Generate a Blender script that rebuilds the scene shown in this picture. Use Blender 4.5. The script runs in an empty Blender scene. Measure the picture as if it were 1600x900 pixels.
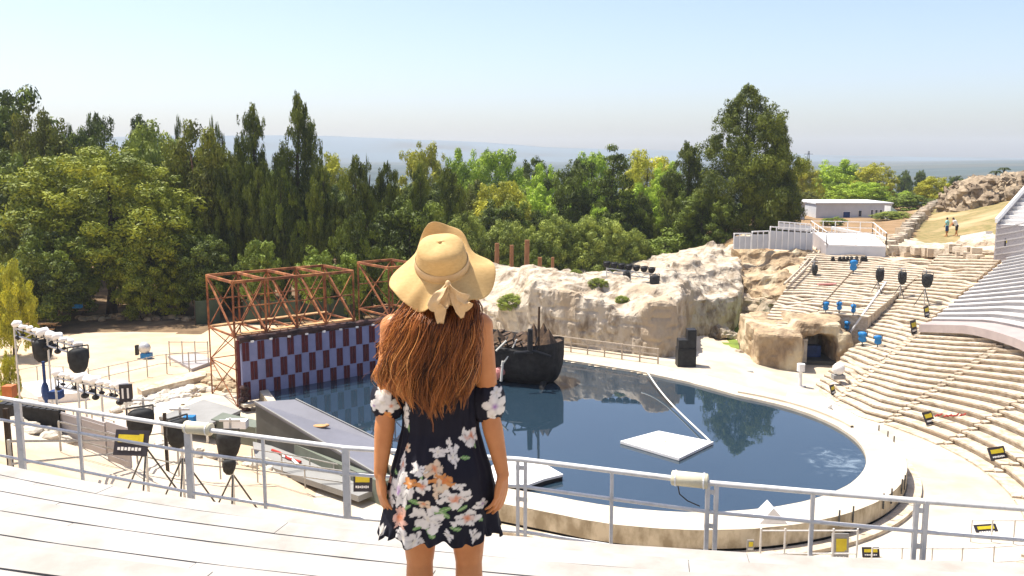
import bpy, bmesh, math, random
import numpy as np
from mathutils import Vector, Matrix, noise
R_ = math.radians
random.seed(7)
sc = bpy.context.scene
COL = sc.collection
# ------------------------------------------------------------ camera, sky, sun, exposure
CH = 14.0
FPX = 1400.0
PITCH = math.atan(205 / FPX)
cam_d = bpy.data.cameras.new("camera")
cam = bpy.data.objects.new("camera", cam_d)
COL.objects.link(cam)
cam.location = (0, 0, CH)
cam.rotation_euler = (math.pi / 2 - PITCH, 0, 0)
cam_d.sensor_width = 36
cam_d.lens = FPX / 1600 * 36
cam_d.clip_start = 0.05
cam_d.clip_end = 40000
sc.camera = cam
SUN_EL, SUN_AZ = R_(67), R_(-62)            # azimuth from +Y, negative = to the left
sdir = Vector((math.sin(SUN_AZ) * math.cos(SUN_EL), math.cos(SUN_AZ) * math.cos(SUN_EL), math.sin(SUN_EL)))
w = bpy.data.worlds.new("World")
sc.world = w
w.use_nodes = True
nt = w.node_tree
bg = nt.nodes["Background"]
sky = nt.nodes.new("ShaderNodeTexSky")
sky.sky_type = 'NISHITA'
sky.sun_disc = False
sky.sun_elevation = SUN_EL
sky.sun_rotation = SUN_AZ
sky.altitude = 40
sky.air_density = 0.85
sky.dust_density = 2.0
sky.ozone_density = 1.0
tn = nt.nodes.new("ShaderNodeVectorMath")
tn.operation = 'MULTIPLY'
tn.inputs[1].default_value = (1.0, 0.975, 1.0)
nt.links.new(sky.outputs[0], tn.inputs[0])
nt.links.new(tn.outputs[0], bg.inputs[0])
bg.inputs[1].default_value = 0.132
sl = bpy.data.lights.new("sun", 'SUN')
sl.energy = 5.0
sl.angle = R_(0.5)
sl.color = (1.0, 0.95, 0.87)
so = bpy.data.objects.new("sun", sl)
so.rotation_euler = (-sdir).to_track_quat('-Z', 'Y').to_euler()
so.location = (0, 0, 60)
COL.objects.link(so)
vs = sc.view_settings
vs.view_transform = 'Standard'
vs.look = 'None'
vs.gamma = 1
vs.use_curve_mapping = False
vs.exposure = 0.78
sc.cycles.volume_bounces = 0
sc.cycles.max_bounces = 8

# ------------------------------------------------------------ helpers
def lin(c):
    return tuple((x / 12.92 if x <= 0.04045 else ((x + 0.055) / 1.055) ** 2.4) for x in c)

def mat(name, col, col2=None, scale=3.0, rough=0.8, bump=0.0, bscale=None, metal=0.0, detail=6, spec=0.3,
        stretch=None, lo=0.35, hi=0.65, third=None, tscale=None, rnd=0.0, trans=0.0):
    m = bpy.data.materials.new(name)
    m.use_nodes = True
    t = m.node_tree
    b = t.nodes["Principled BSDF"]
    b.inputs["Roughness"].default_value = rough
    b.inputs["Metallic"].default_value = metal
    b.inputs["Specular IOR Level"].default_value = spec
    tc = t.nodes.new("ShaderNodeTexCoord")
    src = tc.outputs["Object"]
    if stretch:
        mp = t.nodes.new("ShaderNodeMapping")
        mp.inputs["Scale"].default_value = stretch
        t.links.new(src, mp.inputs[0])
        src = mp.outputs[0]
    out = None
    if col2 is None:
        col2 = tuple(c * 0.82 for c in col)
    nz = t.nodes.new("ShaderNodeTexNoise")
    nz.inputs["Scale"].default_value = scale
    nz.inputs["Detail"].default_value = detail
    nz.inputs["Roughness"].default_value = 0.62
    t.links.new(src, nz.inputs["Vector"])
    cr = t.nodes.new("ShaderNodeValToRGB")
    cr.color_ramp.elements[0].position = lo
    cr.color_ramp.elements[1].position = hi
    cr.color_ramp.elements[0].color = (*col2, 1)
    cr.color_ramp.elements[1].color = (*col, 1)
    t.links.new(nz.outputs["Fac"], cr.inputs[0])
    out = cr.outputs[0]
    if third:
        n2 = t.nodes.new("ShaderNodeTexNoise")
        n2.inputs["Scale"].default_value = tscale or scale * 0.23
        n2.inputs["Detail"].default_value = 5
        t.links.new(src, n2.inputs["Vector"])
        r2 = t.nodes.new("ShaderNodeValToRGB")
        r2.color_ramp.elements[0].position = 0.5
        r2.color_ramp.elements[1].position = 0.66
        t.links.new(n2.outputs["Fac"], r2.inputs[0])
        mx = t.nodes.new("ShaderNodeMix")
        mx.data_type = 'RGBA'
        t.links.new(r2.outputs[0], mx.inputs[0])
        t.links.new(out, mx.inputs[6])
        mx.inputs[7].default_value = (*third, 1)
        out = mx.outputs[2]
    if rnd:
        oi = t.nodes.new("ShaderNodeObjectInfo")
        hs = t.nodes.new("ShaderNodeHueSaturation")
        mr = t.nodes.new("ShaderNodeMapRange")
        mr.inputs[3].default_value = 1 - rnd
        mr.inputs[4].default_value = 1 + rnd
        t.links.new(oi.outputs["Random"], mr.inputs[0])
        t.links.new(mr.outputs[0], hs.inputs["Value"])
        t.links.new(out, hs.inputs["Color"])
        out = hs.outputs[0]
    t.links.new(out, b.inputs["Base Color"])
    if bump:
        nb = t.nodes.new("ShaderNodeTexNoise")
        nb.inputs["Scale"].default_value = bscale or scale * 4
        nb.inputs["Detail"].default_value = 8
        t.links.new(src, nb.inputs["Vector"])
        bp = t.nodes.new("ShaderNodeBump")
        bp.inputs["Strength"].default_value = 0.9
        bp.inputs["Distance"].default_value = bump
        t.links.new(nb.outputs["Fac"], bp.inputs["Height"])
        t.links.new(bp.outputs[0], b.inputs["Normal"])
    return m

def wl(o):
    L = Vector((0, 0, 0))
    while o:
        L += o.location; o = o.parent
    return L

class MB:
    """collects shapes and links them as ONE mesh object"""
    def __init__(s):
        s.v, s.f, s.m, s.cur = [], [], [], 0
    def raw(s, vs, fs):
        o = len(s.v)
        s.v += [tuple(v) for v in vs]
        s.f += [tuple(i + o for i in f) for f in fs]
        s.m += [s.cur] * len(fs)
        return s
    def box(s, c, d, rz=0.0, tilt=None):
        x, y, z = d[0] / 2, d[1] / 2, d[2] / 2
        vs = [Vector((i * x, j * y, k * z)) for i in (-1, 1) for j in (-1, 1) for k in (-1, 1)]
        M = Matrix.Rotation(rz, 3, 'Z')
        if tilt is not None:
            M = M @ Matrix.Rotation(tilt, 3, 'X')
        vs = [M @ v + Vector(c) for v in vs]
        return s.raw(vs, [(0, 1, 3, 2), (4, 6, 7, 5), (0, 4, 5, 1), (2, 3, 7, 6), (0, 2, 6, 4), (1, 5, 7, 3)])
    def beam(s, a, b, w, h=None, up=(0, 0, 1)):
        a, b = Vector(a), Vector(b)
        h = h or w
        d = (b - a)
        if d.length < 1e-6: return s
        d.normalize()
        u = Vector(up)
        if abs(d.dot(u)) > 0.98: u = Vector((0, 1, 0))
        r = d.cross(u).normalized()
        u = r.cross(d).normalized()
        vs = []
        for p in (a, b):
            for i, j in ((-1, -1), (1, -1), (1, 1), (-1, 1)):
                vs.append(p + r * (i * w / 2) + u * (j * h / 2))
        return s.raw(vs, [(0, 1, 2, 3), (7, 6, 5, 4), (0, 4, 5, 1), (1, 5, 6, 2), (2, 6, 7, 3), (3, 7, 4, 0)])
    def tube(s, pts, rad, n=8, caps=True, sq=1.0):
        pts = [Vector(p) for p in pts]
        if not hasattr(rad, '__len__'): rad = [rad] * len(pts)
        rings = []
        last = None
        for i, p in enumerate(pts):
            d = (pts[min(i + 1, len(pts) - 1)] - pts[max(i - 1, 0)])
            d = d.normalized() if d.length > 1e-9 else Vector((0, 0, 1))
            if last is None:
                u = Vector((0, 0, 1)) if abs(d.z) < 0.9 else Vector((0, 1, 0))
                r = d.cross(u).normalized()
            else:
                r = (last - d * last.dot(d)).normalized()
            last = r
            q = d.cross(r)
            rings.append([p + (r * math.cos(2 * math.pi * k / n) + q * math.sin(2 * math.pi * k / n) * sq) * rad[i] for k in range(n)])
        vs = [v for rg in rings for v in rg]
        fs = []
        for i in range(len(pts) - 1):
            for k in range(n):
                a = i * n + k; b = i * n + (k + 1) % n
                fs.append((a, b, b + n, a + n))
        if caps:
            fs.append(tuple(range(n - 1, -1, -1)))
            fs.append(tuple((len(pts) - 1) * n + k for k in range(n)))
        return s.raw(vs, fs)
    def ball(s, c, r, seg=12, ring=8):
        if not hasattr(r, '__len__'): r = (r, r, r)
        vs = [(c[0], c[1], c[2] - r[2])]
        for i in range(1, ring):
            a = -math.pi / 2 + math.pi * i / ring
            for k in range(seg):
                t = 2 * math.pi * k / seg
                vs.append((c[0] + r[0] * math.cos(a) * math.cos(t), c[1] + r[1] * math.cos(a) * math.sin(t), c[2] + r[2] * math.sin(a)))
        vs.append((c[0], c[1], c[2] + r[2]))
        fs = [(0, 1 + (k + 1) % seg, 1 + k) for k in range(seg)]
        for i in range(ring - 2):
            for k in range(seg):
                a = 1 + i * seg + k; b = 1 + i * seg + (k + 1) % seg
                fs.append((a, b, b + seg, a + seg))
        t = len(vs) - 1
        o = 1 + (ring - 2) * seg
        fs += [(o + k, o + (k + 1) % seg, t) for k in range(seg)]
        return s.raw(vs, fs)
    def prism(s, poly, z0, z1):
        n = len(poly)
        z0f = z0 if callable(z0) else (lambda x, y: z0)
        z1f = z1 if callable(z1) else (lambda x, y: z1)
        vs = [(x, y, z0f(x, y)) for x, y in poly] + [(x, y, z1f(x, y)) for x, y in poly]
        fs = [tuple(range(n - 1, -1, -1)), tuple(range(n, 2 * n))]
        fs += [(i, (i + 1) % n, n + (i + 1) % n, n + i) for i in range(n)]
        return s.raw(vs, fs)
    def build(s, name, m, parent=None, smooth=False, label=None, loc=None):
        me = bpy.data.meshes.new(name)
        L = Vector(loc) if loc is not None else (wl(parent) if parent else Vector((0, 0, 0)))
        vs = [tuple(Vector(v) - L) for v in s.v]
        me.from_pydata(vs, [], s.f)
        me.update()
        ms = m if isinstance(m, (list, tuple)) else [m]
        for x in ms: me.materials.append(x)
        if len(ms) > 1: me.polygons.foreach_set('material_index', s.m)
        if smooth: me.polygons.foreach_set('use_smooth', [True] * len(me.polygons))
        o = bpy.data.objects.new(name, me)
        COL.objects.link(o)
        if loc is not None: o.location = loc
        if parent: o.parent = parent
        if label: o['label'] = label
        return o

def tag(o, label=None, cat=None, group=None, kind=None):
    if label: o['label'] = label
    if cat: o['category'] = cat
    if group: o['group'] = group
    if kind: o['kind'] = kind
    return o

def empty(name, loc, rz=0.0, label=None, cat=None, group=None):
    o = bpy.data.objects.new(name, None)
    COL.objects.link(o)
    o.location = loc
    o.rotation_euler = (0, 0, rz)
    o.empty_display_size = 0.2
    return tag(o, label, cat, group)

def copy_tree(o, parent=None):
    c = o.copy()
    COL.objects.link(c)
    c.parent = parent
    for ch in list(o.children):
        copy_tree(ch, c)
    return c

def ray(px, py):
    u = (px - 800) / FPX; v = (450 - py) / FPX
    return Vector((u, math.cos(PITCH) + v * math.sin(PITCH), -math.sin(PITCH) + v * math.cos(PITCH)))
def at(px, py, z=0.0):                       # where the line of sight meets the level z
    d = ray(px, py)
    return Vector((0, 0, CH)) + d * ((z - CH) / d.z)
def aty(px, py, Y):                          # where it meets the depth Y
    d = ray(px, py)
    return Vector((0, 0, CH)) + d * (Y / d.y)
def sst(a, b, x):
    t = min(1, max(0, (x - a) / (b - a)))
    return t * t * (3 - 2 * t)
def interp(pts, x):
    if x <= pts[0][0]: return pts[0][1]
    for (a, b), (c, d) in zip(pts, pts[1:]):
        if x <= c: return b + (d - b) * (x - a) / (c - a)
    return pts[-1][1]

# ------------------------------------------------------------ the bowl of the theatre
CC = (6.3, 39.0)
SL = [(-188, .02), (-176, .22), (-160, .45), (-140, .58), (-100, .62), (-60, .6), (-20, .52), (15, .45), (42, .258), (49.9, .235), (50, .155), (66, .155)]
RR0 = [(-180, 14.8), (33, 14.8), (42, 16.2), (49.9, 18.6), (50, 28.3), (57.2, 28.3), (57.6, 23.3), (66, 23.3)]
def polar(x, y):
    dx, dy = x - CC[0], y - CC[1]
    th = math.degrees(math.atan2(dy, dx))
    if th > 120: th -= 360
    return math.hypot(dx, dy), th
def bowl(R, th):
    r0 = interp(RR0, th)
    s = interp(SL, th)
    a = max(0, min(R, 29.5) - r0) * s + max(0, min(R, 45) - 29.5) * min(s, .36)
    if th >= 50: a = 2.3 + .155 * (min(R, 45) - 23.3) if R > r0 - .01 else 0.0
    return a + max(0, min(R, 62) - 45) * min(s, .36) * 0.3
def fbm(x, y, z=0.0, o=4):
    return noise.fractal(Vector((x, y, z)), 1.0, 2.0, o)
def field(x, y):
    z = 5.8 * sst(64, 84, y) * sst(15, 25, x)
    z += min(4.5, .25 * max(0, x - .45 * y - 0.5)) * sst(78, 95, y)
    z += 1.2 * sst(84, 110, y) * (1 - sst(10, 25, x))
    d = sst(135, 260, y)
    return z * (1 - d) - 22 * sst(170, 900, y)
def ground(x, y):
    R, th = polar(x, y)
    b = bowl(R, th) if th <= 66 else 0.0
    if 49 < th < 52.5: b = min(b, bowl(R, 49))
    if th >= 48 and R < 30: b = min(b, -.1)
    # fade the bowl out to both ends
    if th > 60: b *= 1 - sst(60, 66, th)
    if th > -100 and th < 62 and R > 14.5:   # stone or timber seating lies on this side
        b -= 0.22
    if th < -178: b *= 1 - sst(178, 188, -th)
    f = field(x, y)
    z = max(b, f) if y > 60 else b
    if R > 40 and th < -100: z = min(z, 14)
    n = 0.0
    if R > 15.5 and (th < -105 or th > 64 or R > 46): n = 0.12 * fbm(x * .25, y * .25)
    if th < -105 and 16 < R < 29: n += 0.18 * fbm(x * 1.1, y * 1.1, 3)
    if y > 60 and x < 0: n *= sst(66, 75, y)
    if R < 28 and (th < -180 or th > 64): n *= 0.4
    return z + n
def atg(px, py):                             # where the line of sight meets the ground
    d = ray(px, py)
    t = 4.0
    while t < 900:
        p = Vector((0, 0, CH)) + d * t
        if p.z < ground(p.x, p.y): return p
        t += 0.15 if t < 150 else 1
    return at(px, py, 0)
# ------------------------------------------------------------ materials
M = {}
M['sand'] = mat('sand', (.60, .47, .32), (.46, .33, .20), .35, .95, .03, 6, lo=.3, hi=.7, third=(.62, .52, .40), tscale=.08)
M['earth'] = mat('earth', (.24, .16, .085), (.12, .075, .04), .5, .95, .03, 5)
M['floor'] = mat('orchestra', (.53, .46, .35), (.42, .35, .25), .5, .9, .006, 8, third=(.61, .56, .47), tscale=.15)
M['stone'] = mat('stone', (.55, .47, .36), (.37, .295, .205), 2.4, .95, .05, 6, stretch=(1, 1, 1.8), lo=.40, hi=.56, third=(.50, .41, .30), tscale=.5)
M['rock'] = mat('rock', (.50, .43, .33), (.20, .15, .10), .9, .95, .14, 2.6, stretch=(1.2, 1.2, .6), lo=.36, hi=.54, third=(.42, .33, .225), tscale=.3)
M['rockw'] = mat('rockw', (.60, .55, .46), (.34, .29, .22), .9, .95, .10, 3, lo=.34, hi=.58)
M['rim'] = mat('rim', (.58, .51, .40), (.46, .39, .29), .6, .85, .006, 9)
M['rimwall'] = mat('rimwall', (.56, .49, .36), (.30, .245, .16), 1.4, .9, .01, 7, stretch=(1, 1, .5), lo=.4, hi=.6)
M['grassdry'] = mat('grassdry', (.30, .22, .095), (.165, .145, .05), 1.3, 1, .05, 4, third=(.42, .30, .16), tscale=.12)
M['brownfield'] = mat('brownfield', (.30, .19, .10), (.20, .13, .06), .4, 1, .05, 4)
M['green'] = mat('greenground', (.20, .26, .04), (.10, .14, .03), .8, 1, .05, 4)
M['whitewood'] = mat('whitewood', (.385, .36, .32), (.31, .28, .24), 2.2, .6, .002, 30, stretch=(1, 1, 1), lo=.35, hi=.6, third=(.40, .37, .33), tscale=.8)
M['greywood'] = mat('greywood', (.46, .43, .405), (.36, .335, .315), .8, .7, .003, 18)
M['benchtop'] = mat('benchtop', (.66, .64, .61), (.56, .54, .51), .9, .65)
M['pinkwood'] = mat('pinkwood', (.40, .33, .30), (.33, .27, .25), .9, .75)
M['steel'] = mat('steel', (.62, .62, .60), (.50, .50, .485), 6, .38, metal=.35, spec=.5)
M['paint'] = mat('paint', (.62, .605, .57), (.50, .485, .45), 9, .45, lo=.3, hi=.5)
M['darksteel'] = mat('darksteel', (.10, .10, .095), (.05, .05, .05), 8, .5, metal=.3)
M['rust'] = mat('rust', (.27, .095, .035), (.11, .038, .018), 3.5, .85, .004, 20, lo=.35, hi=.6, third=(.42, .17, .06), tscale=1.2)
M['rustpole'] = mat('rustpole', (.34, .16, .07), (.20, .09, .04), 2.0, .85, stretch=(1, 1, .3))
M['plank'] = mat('plank', (.55, .33, .15), (.38, .21, .09), 3, .8)
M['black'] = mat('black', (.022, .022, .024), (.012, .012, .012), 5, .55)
M['blackcloth'] = mat('blackcloth', (.035, .037, .036), (.018, .018, .018), 4, .8, .01, 8)
M['char'] = mat('char', (.030, .027, .025), (.008, .007, .006), 2.2, .7, .05, 5)
M['wreck'] = mat('wreck', (.14, .085, .045), (.035, .022, .015), 2.5, .85, .05, 6)
M['lilac'] = mat('lilac', (.27, .28, .43), (.225, .235, .365), 1.5, .7)
M['maroon'] = mat('maroon', (.115, .018, .020), (.075, .012, .014), 3, .7)
M['wallcap'] = mat('wallcap', (.10, .05, .04), (.025, .016, .015), 1.3, .9, .05, 4)
M['ramp'] = mat('ramp', (.175, .175, .20), (.145, .145, .165), .7, .6)
M['rampside'] = mat('rampside', (.085, .085, .075), (.06, .06, .052), .8, .7)
M['skirt'] = mat('skirt', (.17, .19, .15), (.12, .135, .105), .7, .8)
M['stagegrey'] = mat('stagegrey', (.27, .265, .25), (.22, .215, .20), .7, .8)
M['hoard'] = mat('hoard', (.38, .35, .34), (.32, .29, .28), .7, .8)
M['white'] = mat('white', (.80, .79, .76), (.72, .70, .66), 2, .55)
M['cream'] = mat('cream', (.66, .60, .42), (.58, .52, .36), 9, .7, .004, 20)
M['blue'] = mat('blue', (.020, .21, .50), (.012, .14, .36), 5, .5)
M['bluedark'] = mat('bluedark', (.02, .06, .20), (.01, .03, .1), 3, .5)
M['yellow'] = mat('yellow', (.62, .50, .03), (.55, .42, .02), 8, .5)
M['signblack'] = mat('signblack', (.035, .032, .04), (.025, .022, .03), 3, .5)
M['signgrey'] = mat('signgrey', (.30, .29, .27), (.24, .23, .22), 3, .5)
M['red'] = mat('red', (.42, .045, .03), (.30, .03, .02), 4, .6)
M['orange'] = mat('orange', (.50, .16, .05), (.38, .11, .03), 4, .6)
M['pink'] = mat('pink', (.60, .25, .22), (.5, .18, .16), 6, .6)
M['tarp'] = mat('tarp', (.065, .095, .060), (.04, .06, .04), .9, .85)
M['bldg'] = mat('bldg', (.58, .59, .60), (.50, .51, .52), .7, .8)
M['bldgroof'] = mat('bldgroof', (.66, .66, .65), (.56, .56, .55), .7, .8)
M['glass'] = mat('glass', (.05, .06, .10), (.03, .04, .06), 2, .15, spec=.6)
M['ruin'] = mat('ruin', (.36, .28, .185), (.14, .10, .065), .5, .95, .15, 2, lo=.36, hi=.6)
M['bark'] = mat('bark', (.075, .055, .04), (.035, .027, .02), 2, .95, .03, 6, stretch=(3, 3, .5))
M['barkred'] = mat('barkred', (.20, .105, .065), (.09, .05, .035), 2, .95, .03, 6, stretch=(3, 3, .5))
M['sea'] = mat('sea', (.05, .11, .17), (.045, .10, .15), .001, .35)
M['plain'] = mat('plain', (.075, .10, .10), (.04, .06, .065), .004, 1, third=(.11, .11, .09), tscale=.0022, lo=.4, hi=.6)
M['hill'] = mat('hill', (.10, .14, .16), (.075, .11, .13), .0012, 1, third=(.07, .08, .075), tscale=.0022)  # distant haze partly put into the pale bluish base colour
M['rope'] = mat('rope', (.70, .68, .60), (.6, .58, .5), 9, .8)

def mat_water():
    m = bpy.data.materials.new('pool_water'); m.use_nodes = True
    t = m.node_tree; b = t.nodes["Principled BSDF"]
    b.inputs["Roughness"].default_value = 0.015
    b.inputs["IOR"].default_value = 1.85
    b.inputs["Specular IOR Level"].default_value = 0.62
    tc = t.nodes.new("ShaderNodeTexCoord")
    n = t.nodes.new("ShaderNodeTexNoise"); n.inputs["Scale"].default_value = .22; n.inputs["Detail"].default_value = 6
    t.links.new(tc.outputs["Object"], n.inputs["Vector"])
    cr = t.nodes.new("ShaderNodeValToRGB")
    cr.color_ramp.elements[0].color = (.013, .027, .042, 1); cr.color_ramp.elements[1].color = (.020, .040, .058, 1)
    t.links.new(n.outputs[0], cr.inputs[0])
    # pale cloud-like reflection painted into the water colour at the right-hand end
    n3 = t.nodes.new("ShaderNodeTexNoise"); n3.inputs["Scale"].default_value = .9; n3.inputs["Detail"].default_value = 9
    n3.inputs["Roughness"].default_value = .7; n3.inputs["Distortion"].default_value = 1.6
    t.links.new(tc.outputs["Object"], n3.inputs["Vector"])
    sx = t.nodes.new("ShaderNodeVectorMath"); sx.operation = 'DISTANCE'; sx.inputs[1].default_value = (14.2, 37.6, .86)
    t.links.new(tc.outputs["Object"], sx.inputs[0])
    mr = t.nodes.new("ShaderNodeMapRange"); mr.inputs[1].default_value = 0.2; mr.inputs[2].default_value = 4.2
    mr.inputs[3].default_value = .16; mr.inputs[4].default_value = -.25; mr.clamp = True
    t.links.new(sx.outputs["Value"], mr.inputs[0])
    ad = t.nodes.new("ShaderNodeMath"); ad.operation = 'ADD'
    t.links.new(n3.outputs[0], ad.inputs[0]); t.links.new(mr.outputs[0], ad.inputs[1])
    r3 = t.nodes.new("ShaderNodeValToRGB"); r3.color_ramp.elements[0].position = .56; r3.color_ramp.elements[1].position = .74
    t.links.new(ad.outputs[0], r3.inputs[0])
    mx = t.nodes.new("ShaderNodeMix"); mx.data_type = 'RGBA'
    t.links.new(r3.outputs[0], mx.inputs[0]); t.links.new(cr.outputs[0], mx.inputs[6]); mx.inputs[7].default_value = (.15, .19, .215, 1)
    t.links.new(mx.outputs[2], b.inputs["Base Color"])
    n2 = t.nodes.new("ShaderNodeTexNoise"); n2.inputs["Scale"].default_value = 1.7; n2.inputs["Detail"].default_value = 3
    t.links.new(tc.outputs["Object"], n2.inputs["Vector"])
    bp = t.nodes.new("ShaderNodeBump"); bp.inputs["Distance"].default_value = .0022; bp.inputs["Strength"].default_value = .5
    t.links.new(n2.outputs[0], bp.inputs["Height"]); t.links.new(bp.outputs[0], b.inputs["Normal"])
    return m
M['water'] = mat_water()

def mat_leaf(name, c1, c2, rnd=.12, rough=.6):
    m = bpy.data.materials.new(name); m.use_nodes = True
    t = m.node_tree; b = t.nodes["Principled BSDF"]
    b.inputs["Roughness"].default_value = rough
    b.inputs["Specular IOR Level"].default_value = .25
    at_ = t.nodes.new("ShaderNodeAttribute"); at_.attribute_name = "tint"
    cr = t.nodes.new("ShaderNodeValToRGB")
    cr.color_ramp.elements[0].color = (*c2, 1); cr.color_ramp.elements[1].color = (*c1, 1)
    t.links.new(at_.outputs["Fac"], cr.inputs[0])
    oi = t.nodes.new("ShaderNodeObjectInfo"); hs = t.nodes.new("ShaderNodeHueSaturation")
    mr = t.nodes.new("ShaderNodeMapRange"); mr.inputs[3].default_value = 1 - rnd; mr.inputs[4].default_value = 1 + rnd
    t.links.new(oi.outputs["Random"], mr.inputs[0]); t.links.new(mr.outputs[0], hs.inputs["Value"])
    t.links.new(cr.outputs[0], hs.inputs["Color"])
    t.links.new(hs.outputs[0], b.inputs["Base Color"])
    tr = t.nodes.new("ShaderNodeBsdfTranslucent"); t.links.new(hs.outputs[0], tr.inputs[0])
    ms = t.nodes.new("ShaderNodeMixShader"); ms.inputs[0].default_value = .17
    t.links.new(b.outputs[0], ms.inputs[1]); t.links.new(tr.outputs[0], ms.inputs[2])
    t.links.new(ms.outputs[0], t.nodes["Material Output"].inputs[0])
    return m
LEAF = {
    'broad': mat_leaf('leaf_broad', (0.343, 0.371, 0.030), (0.117, 0.152, 0.014)),
    'dark': mat_leaf('leaf_dark', (0.175, 0.226, 0.021), (0.039, 0.057, 0.008)),
    'cypress': mat_leaf('leaf_cypress', (0.189, 0.221, 0.020), (0.042, 0.060, 0.008)),
    'brownish': mat_leaf('leaf_brownish', (0.217, 0.235, 0.026), (0.063, 0.069, 0.010)),
    'bright': mat_leaf('leaf_bright', (0.469, 0.621, 0.041), (0.188, 0.272, 0.024)),
    'yellow': mat_leaf('leaf_yellow', (0.582, 0.556, 0.041), (0.255, 0.257, 0.024)),
    'olive': mat_leaf('leaf_olive', (0.350, 0.403, 0.062), (0.123, 0.160, 0.028)),
    'vivid': mat_leaf('leaf_vivid', (.230, .300, .032), (.110, .150, .020)),
}

# ------------------------------------------------------------ setting
def grid_sheet(name, xs, ys, zf, mats, mf=None, smooth=True):
    vs = [(x, y, zf(x, y)) for y in ys for x in xs]
    n = len(xs); fs = []; mi = []
    for j in range(len(ys) - 1):
        for i in range(n - 1):
            fs.append((j * n + i, j * n + i + 1, (j + 1) * n + i + 1, (j + 1) * n + i))
            if mf: mi.append(mf((xs[i] + xs[i + 1]) / 2, (ys[j] + ys[j + 1]) / 2))
    me = bpy.data.meshes.new(name); me.from_pydata(vs, [], fs); me.update()
    for m in mats: me.materials.append(m)
    if mf: me.polygons.foreach_set('material_index', mi)
    if smooth: me.polygons.foreach_set('use_smooth', [True] * len(fs))
    o = bpy.data.objects.new(name, me); COL.objects.link(o); o['kind'] = 'structure'
    return o
def steps(*segs):
    out = []
    for a, b, st in segs:
        k = a
        while k < b - 1e-6: out.append(k); k += st
    out.append(segs[-1][1])
    return out
gx = steps((-3000, -400, 260), (-400, -120, 20), (-120, -50, 3), (-50, 60, .7), (60, 140, 3), (140, 400, 20), (400, 3000, 260))
gy = steps((-60, -4, 8), (-4, 112, .7), (112, 170, 3), (170, 400, 23), (400, 2800, 200))
def gmat(x, y):
    R, th = polar(x, y)
    if y > 170: return 4
    u = x / max(y, 1)
    n = 4 * fbm(x * .08, y * .08, 9)
    if x > 24 and y > 79:
        if u < .452: return 3 if y > 88 else 0
        return 2 if y + n < 150 else 4
    if x < 12 and y > 70.5 + n * .5 + (4 if x > -25 else 0): return 1
    if 14.5 < x < 22.5 and 62 < y < 73 and n > -1.2: return 5
    if y > 82: return 1 if x < 20 else 3
    return 0
g = grid_sheet('ground', gx, gy, ground, [M['sand'], M['earth'], M['grassdry'], M['brownfield'], M['plain'], M['green']], gmat)

# far land: a plain, then low hills whose skyline falls to the right
def hill_z(x, y):
    u = x / max(y, 1)
    sky_px = interp([(-.7, 222), (-.35, 212), (-.2, 213), (-.04, 222), (.05, 231), (.2, 236), (.35, 243), (.57, 247), (.8, 250)], u)
    top = (245 - sky_px) / 1400 * y + 14 + 0.0
    k = sst(1900, 3600, y)
    return -26 + (top + 26) * k * (1 + .03 * fbm(x * .003, y * .003)) 
hx = [x for x in range(-6000, 6001, 120)]
hy = steps((1300, 3600, 80), (3600, 3900, 100))
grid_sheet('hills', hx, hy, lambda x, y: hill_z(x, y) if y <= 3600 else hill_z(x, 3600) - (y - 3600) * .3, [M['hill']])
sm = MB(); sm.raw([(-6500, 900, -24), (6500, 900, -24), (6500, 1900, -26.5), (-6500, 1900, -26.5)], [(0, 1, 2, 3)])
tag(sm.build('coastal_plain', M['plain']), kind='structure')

# outline of the pool
PC = (6.9, 40.7)
inner = [(PC[0] + 9.1 * math.cos(R_(a)), PC[1] + 9.1 * math.sin(R_(a))) for a in range(-114, 50, 3)]
wid = [1.62] * len(inner)
def addl(pts, wd, n=6):
    for i in range(len(pts) - 1):
        for k in range(n):
            t = k / n
            inner.append((pts[i][0] * (1 - t) + pts[i + 1][0] * t, pts[i][1] * (1 - t) + pts[i + 1][1] * t))
            wid.append(wd[i] * (1 - t) + wd[i + 1] * t)
addl([(12.4, 48.1), (10.4, 50.9), (7.8, 53.6), (3.5, 56.7), (-1.5, 58.6), (-6.6, 56.7), (-14.3, 50.4), (-12.6, 46.6), (-9, 42.2), (-4.6, 37.2), (-.8, 34.3), (3.0, 32.5)],
     [1.7, 2.0, 2.3, 1.5, .9, .6, .5, .4, .4, .8, 1.5, 1.6], 7)
N_ = len(inner)
outer = []
for i in range(N_):
    a, b = inner[i - 2], inner[(i + 2) % N_]
    d = Vector((b[0] - a[0], b[1] - a[1])).normalized()
    outer.append((inner[i][0] + d.y * wid[i], inner[i][1] - d.x * wid[i]))
# orchestra floor
def disc(name, cx, cy, r, z, m, th=0.3, n=128):
    b = MB(); b.prism([(cx + r * math.cos(2 * math.pi * k / n), cy + r * math.sin(2 * math.pi * k / n)) for k in range(n)], z - th, z)
    return b.build(name, m, loc=(cx, cy, z))
pts = [(CC[0] + 15.3 * math.cos(R_(a)), CC[1] + 15.3 * math.sin(R_(a))) for a in range(-178, 34, 3)]
pts += [(CC[0] + (interp(RR0, a) + .5) * math.cos(R_(a)), CC[1] + (interp(RR0, a) + .5) * math.sin(R_(a))) for a in range(36, 64, 3)]
pts += [(14.5, 66), (10.5, 63), (4.5, 66), (-3, 67), (-9.5, 60.5), (-16.2, 54.2), (-19, 50)]
def inpoly(x, y, P):
    c = False; j = len(P) - 1
    for i in range(len(P)):
        if (P[i][1] > y) != (P[j][1] > y) and x < (P[j][0] - P[i][0]) * (y - P[i][1]) / (P[j][1] - P[i][1]) + P[i][0]: c = not c
        j = i
    return c
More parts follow.
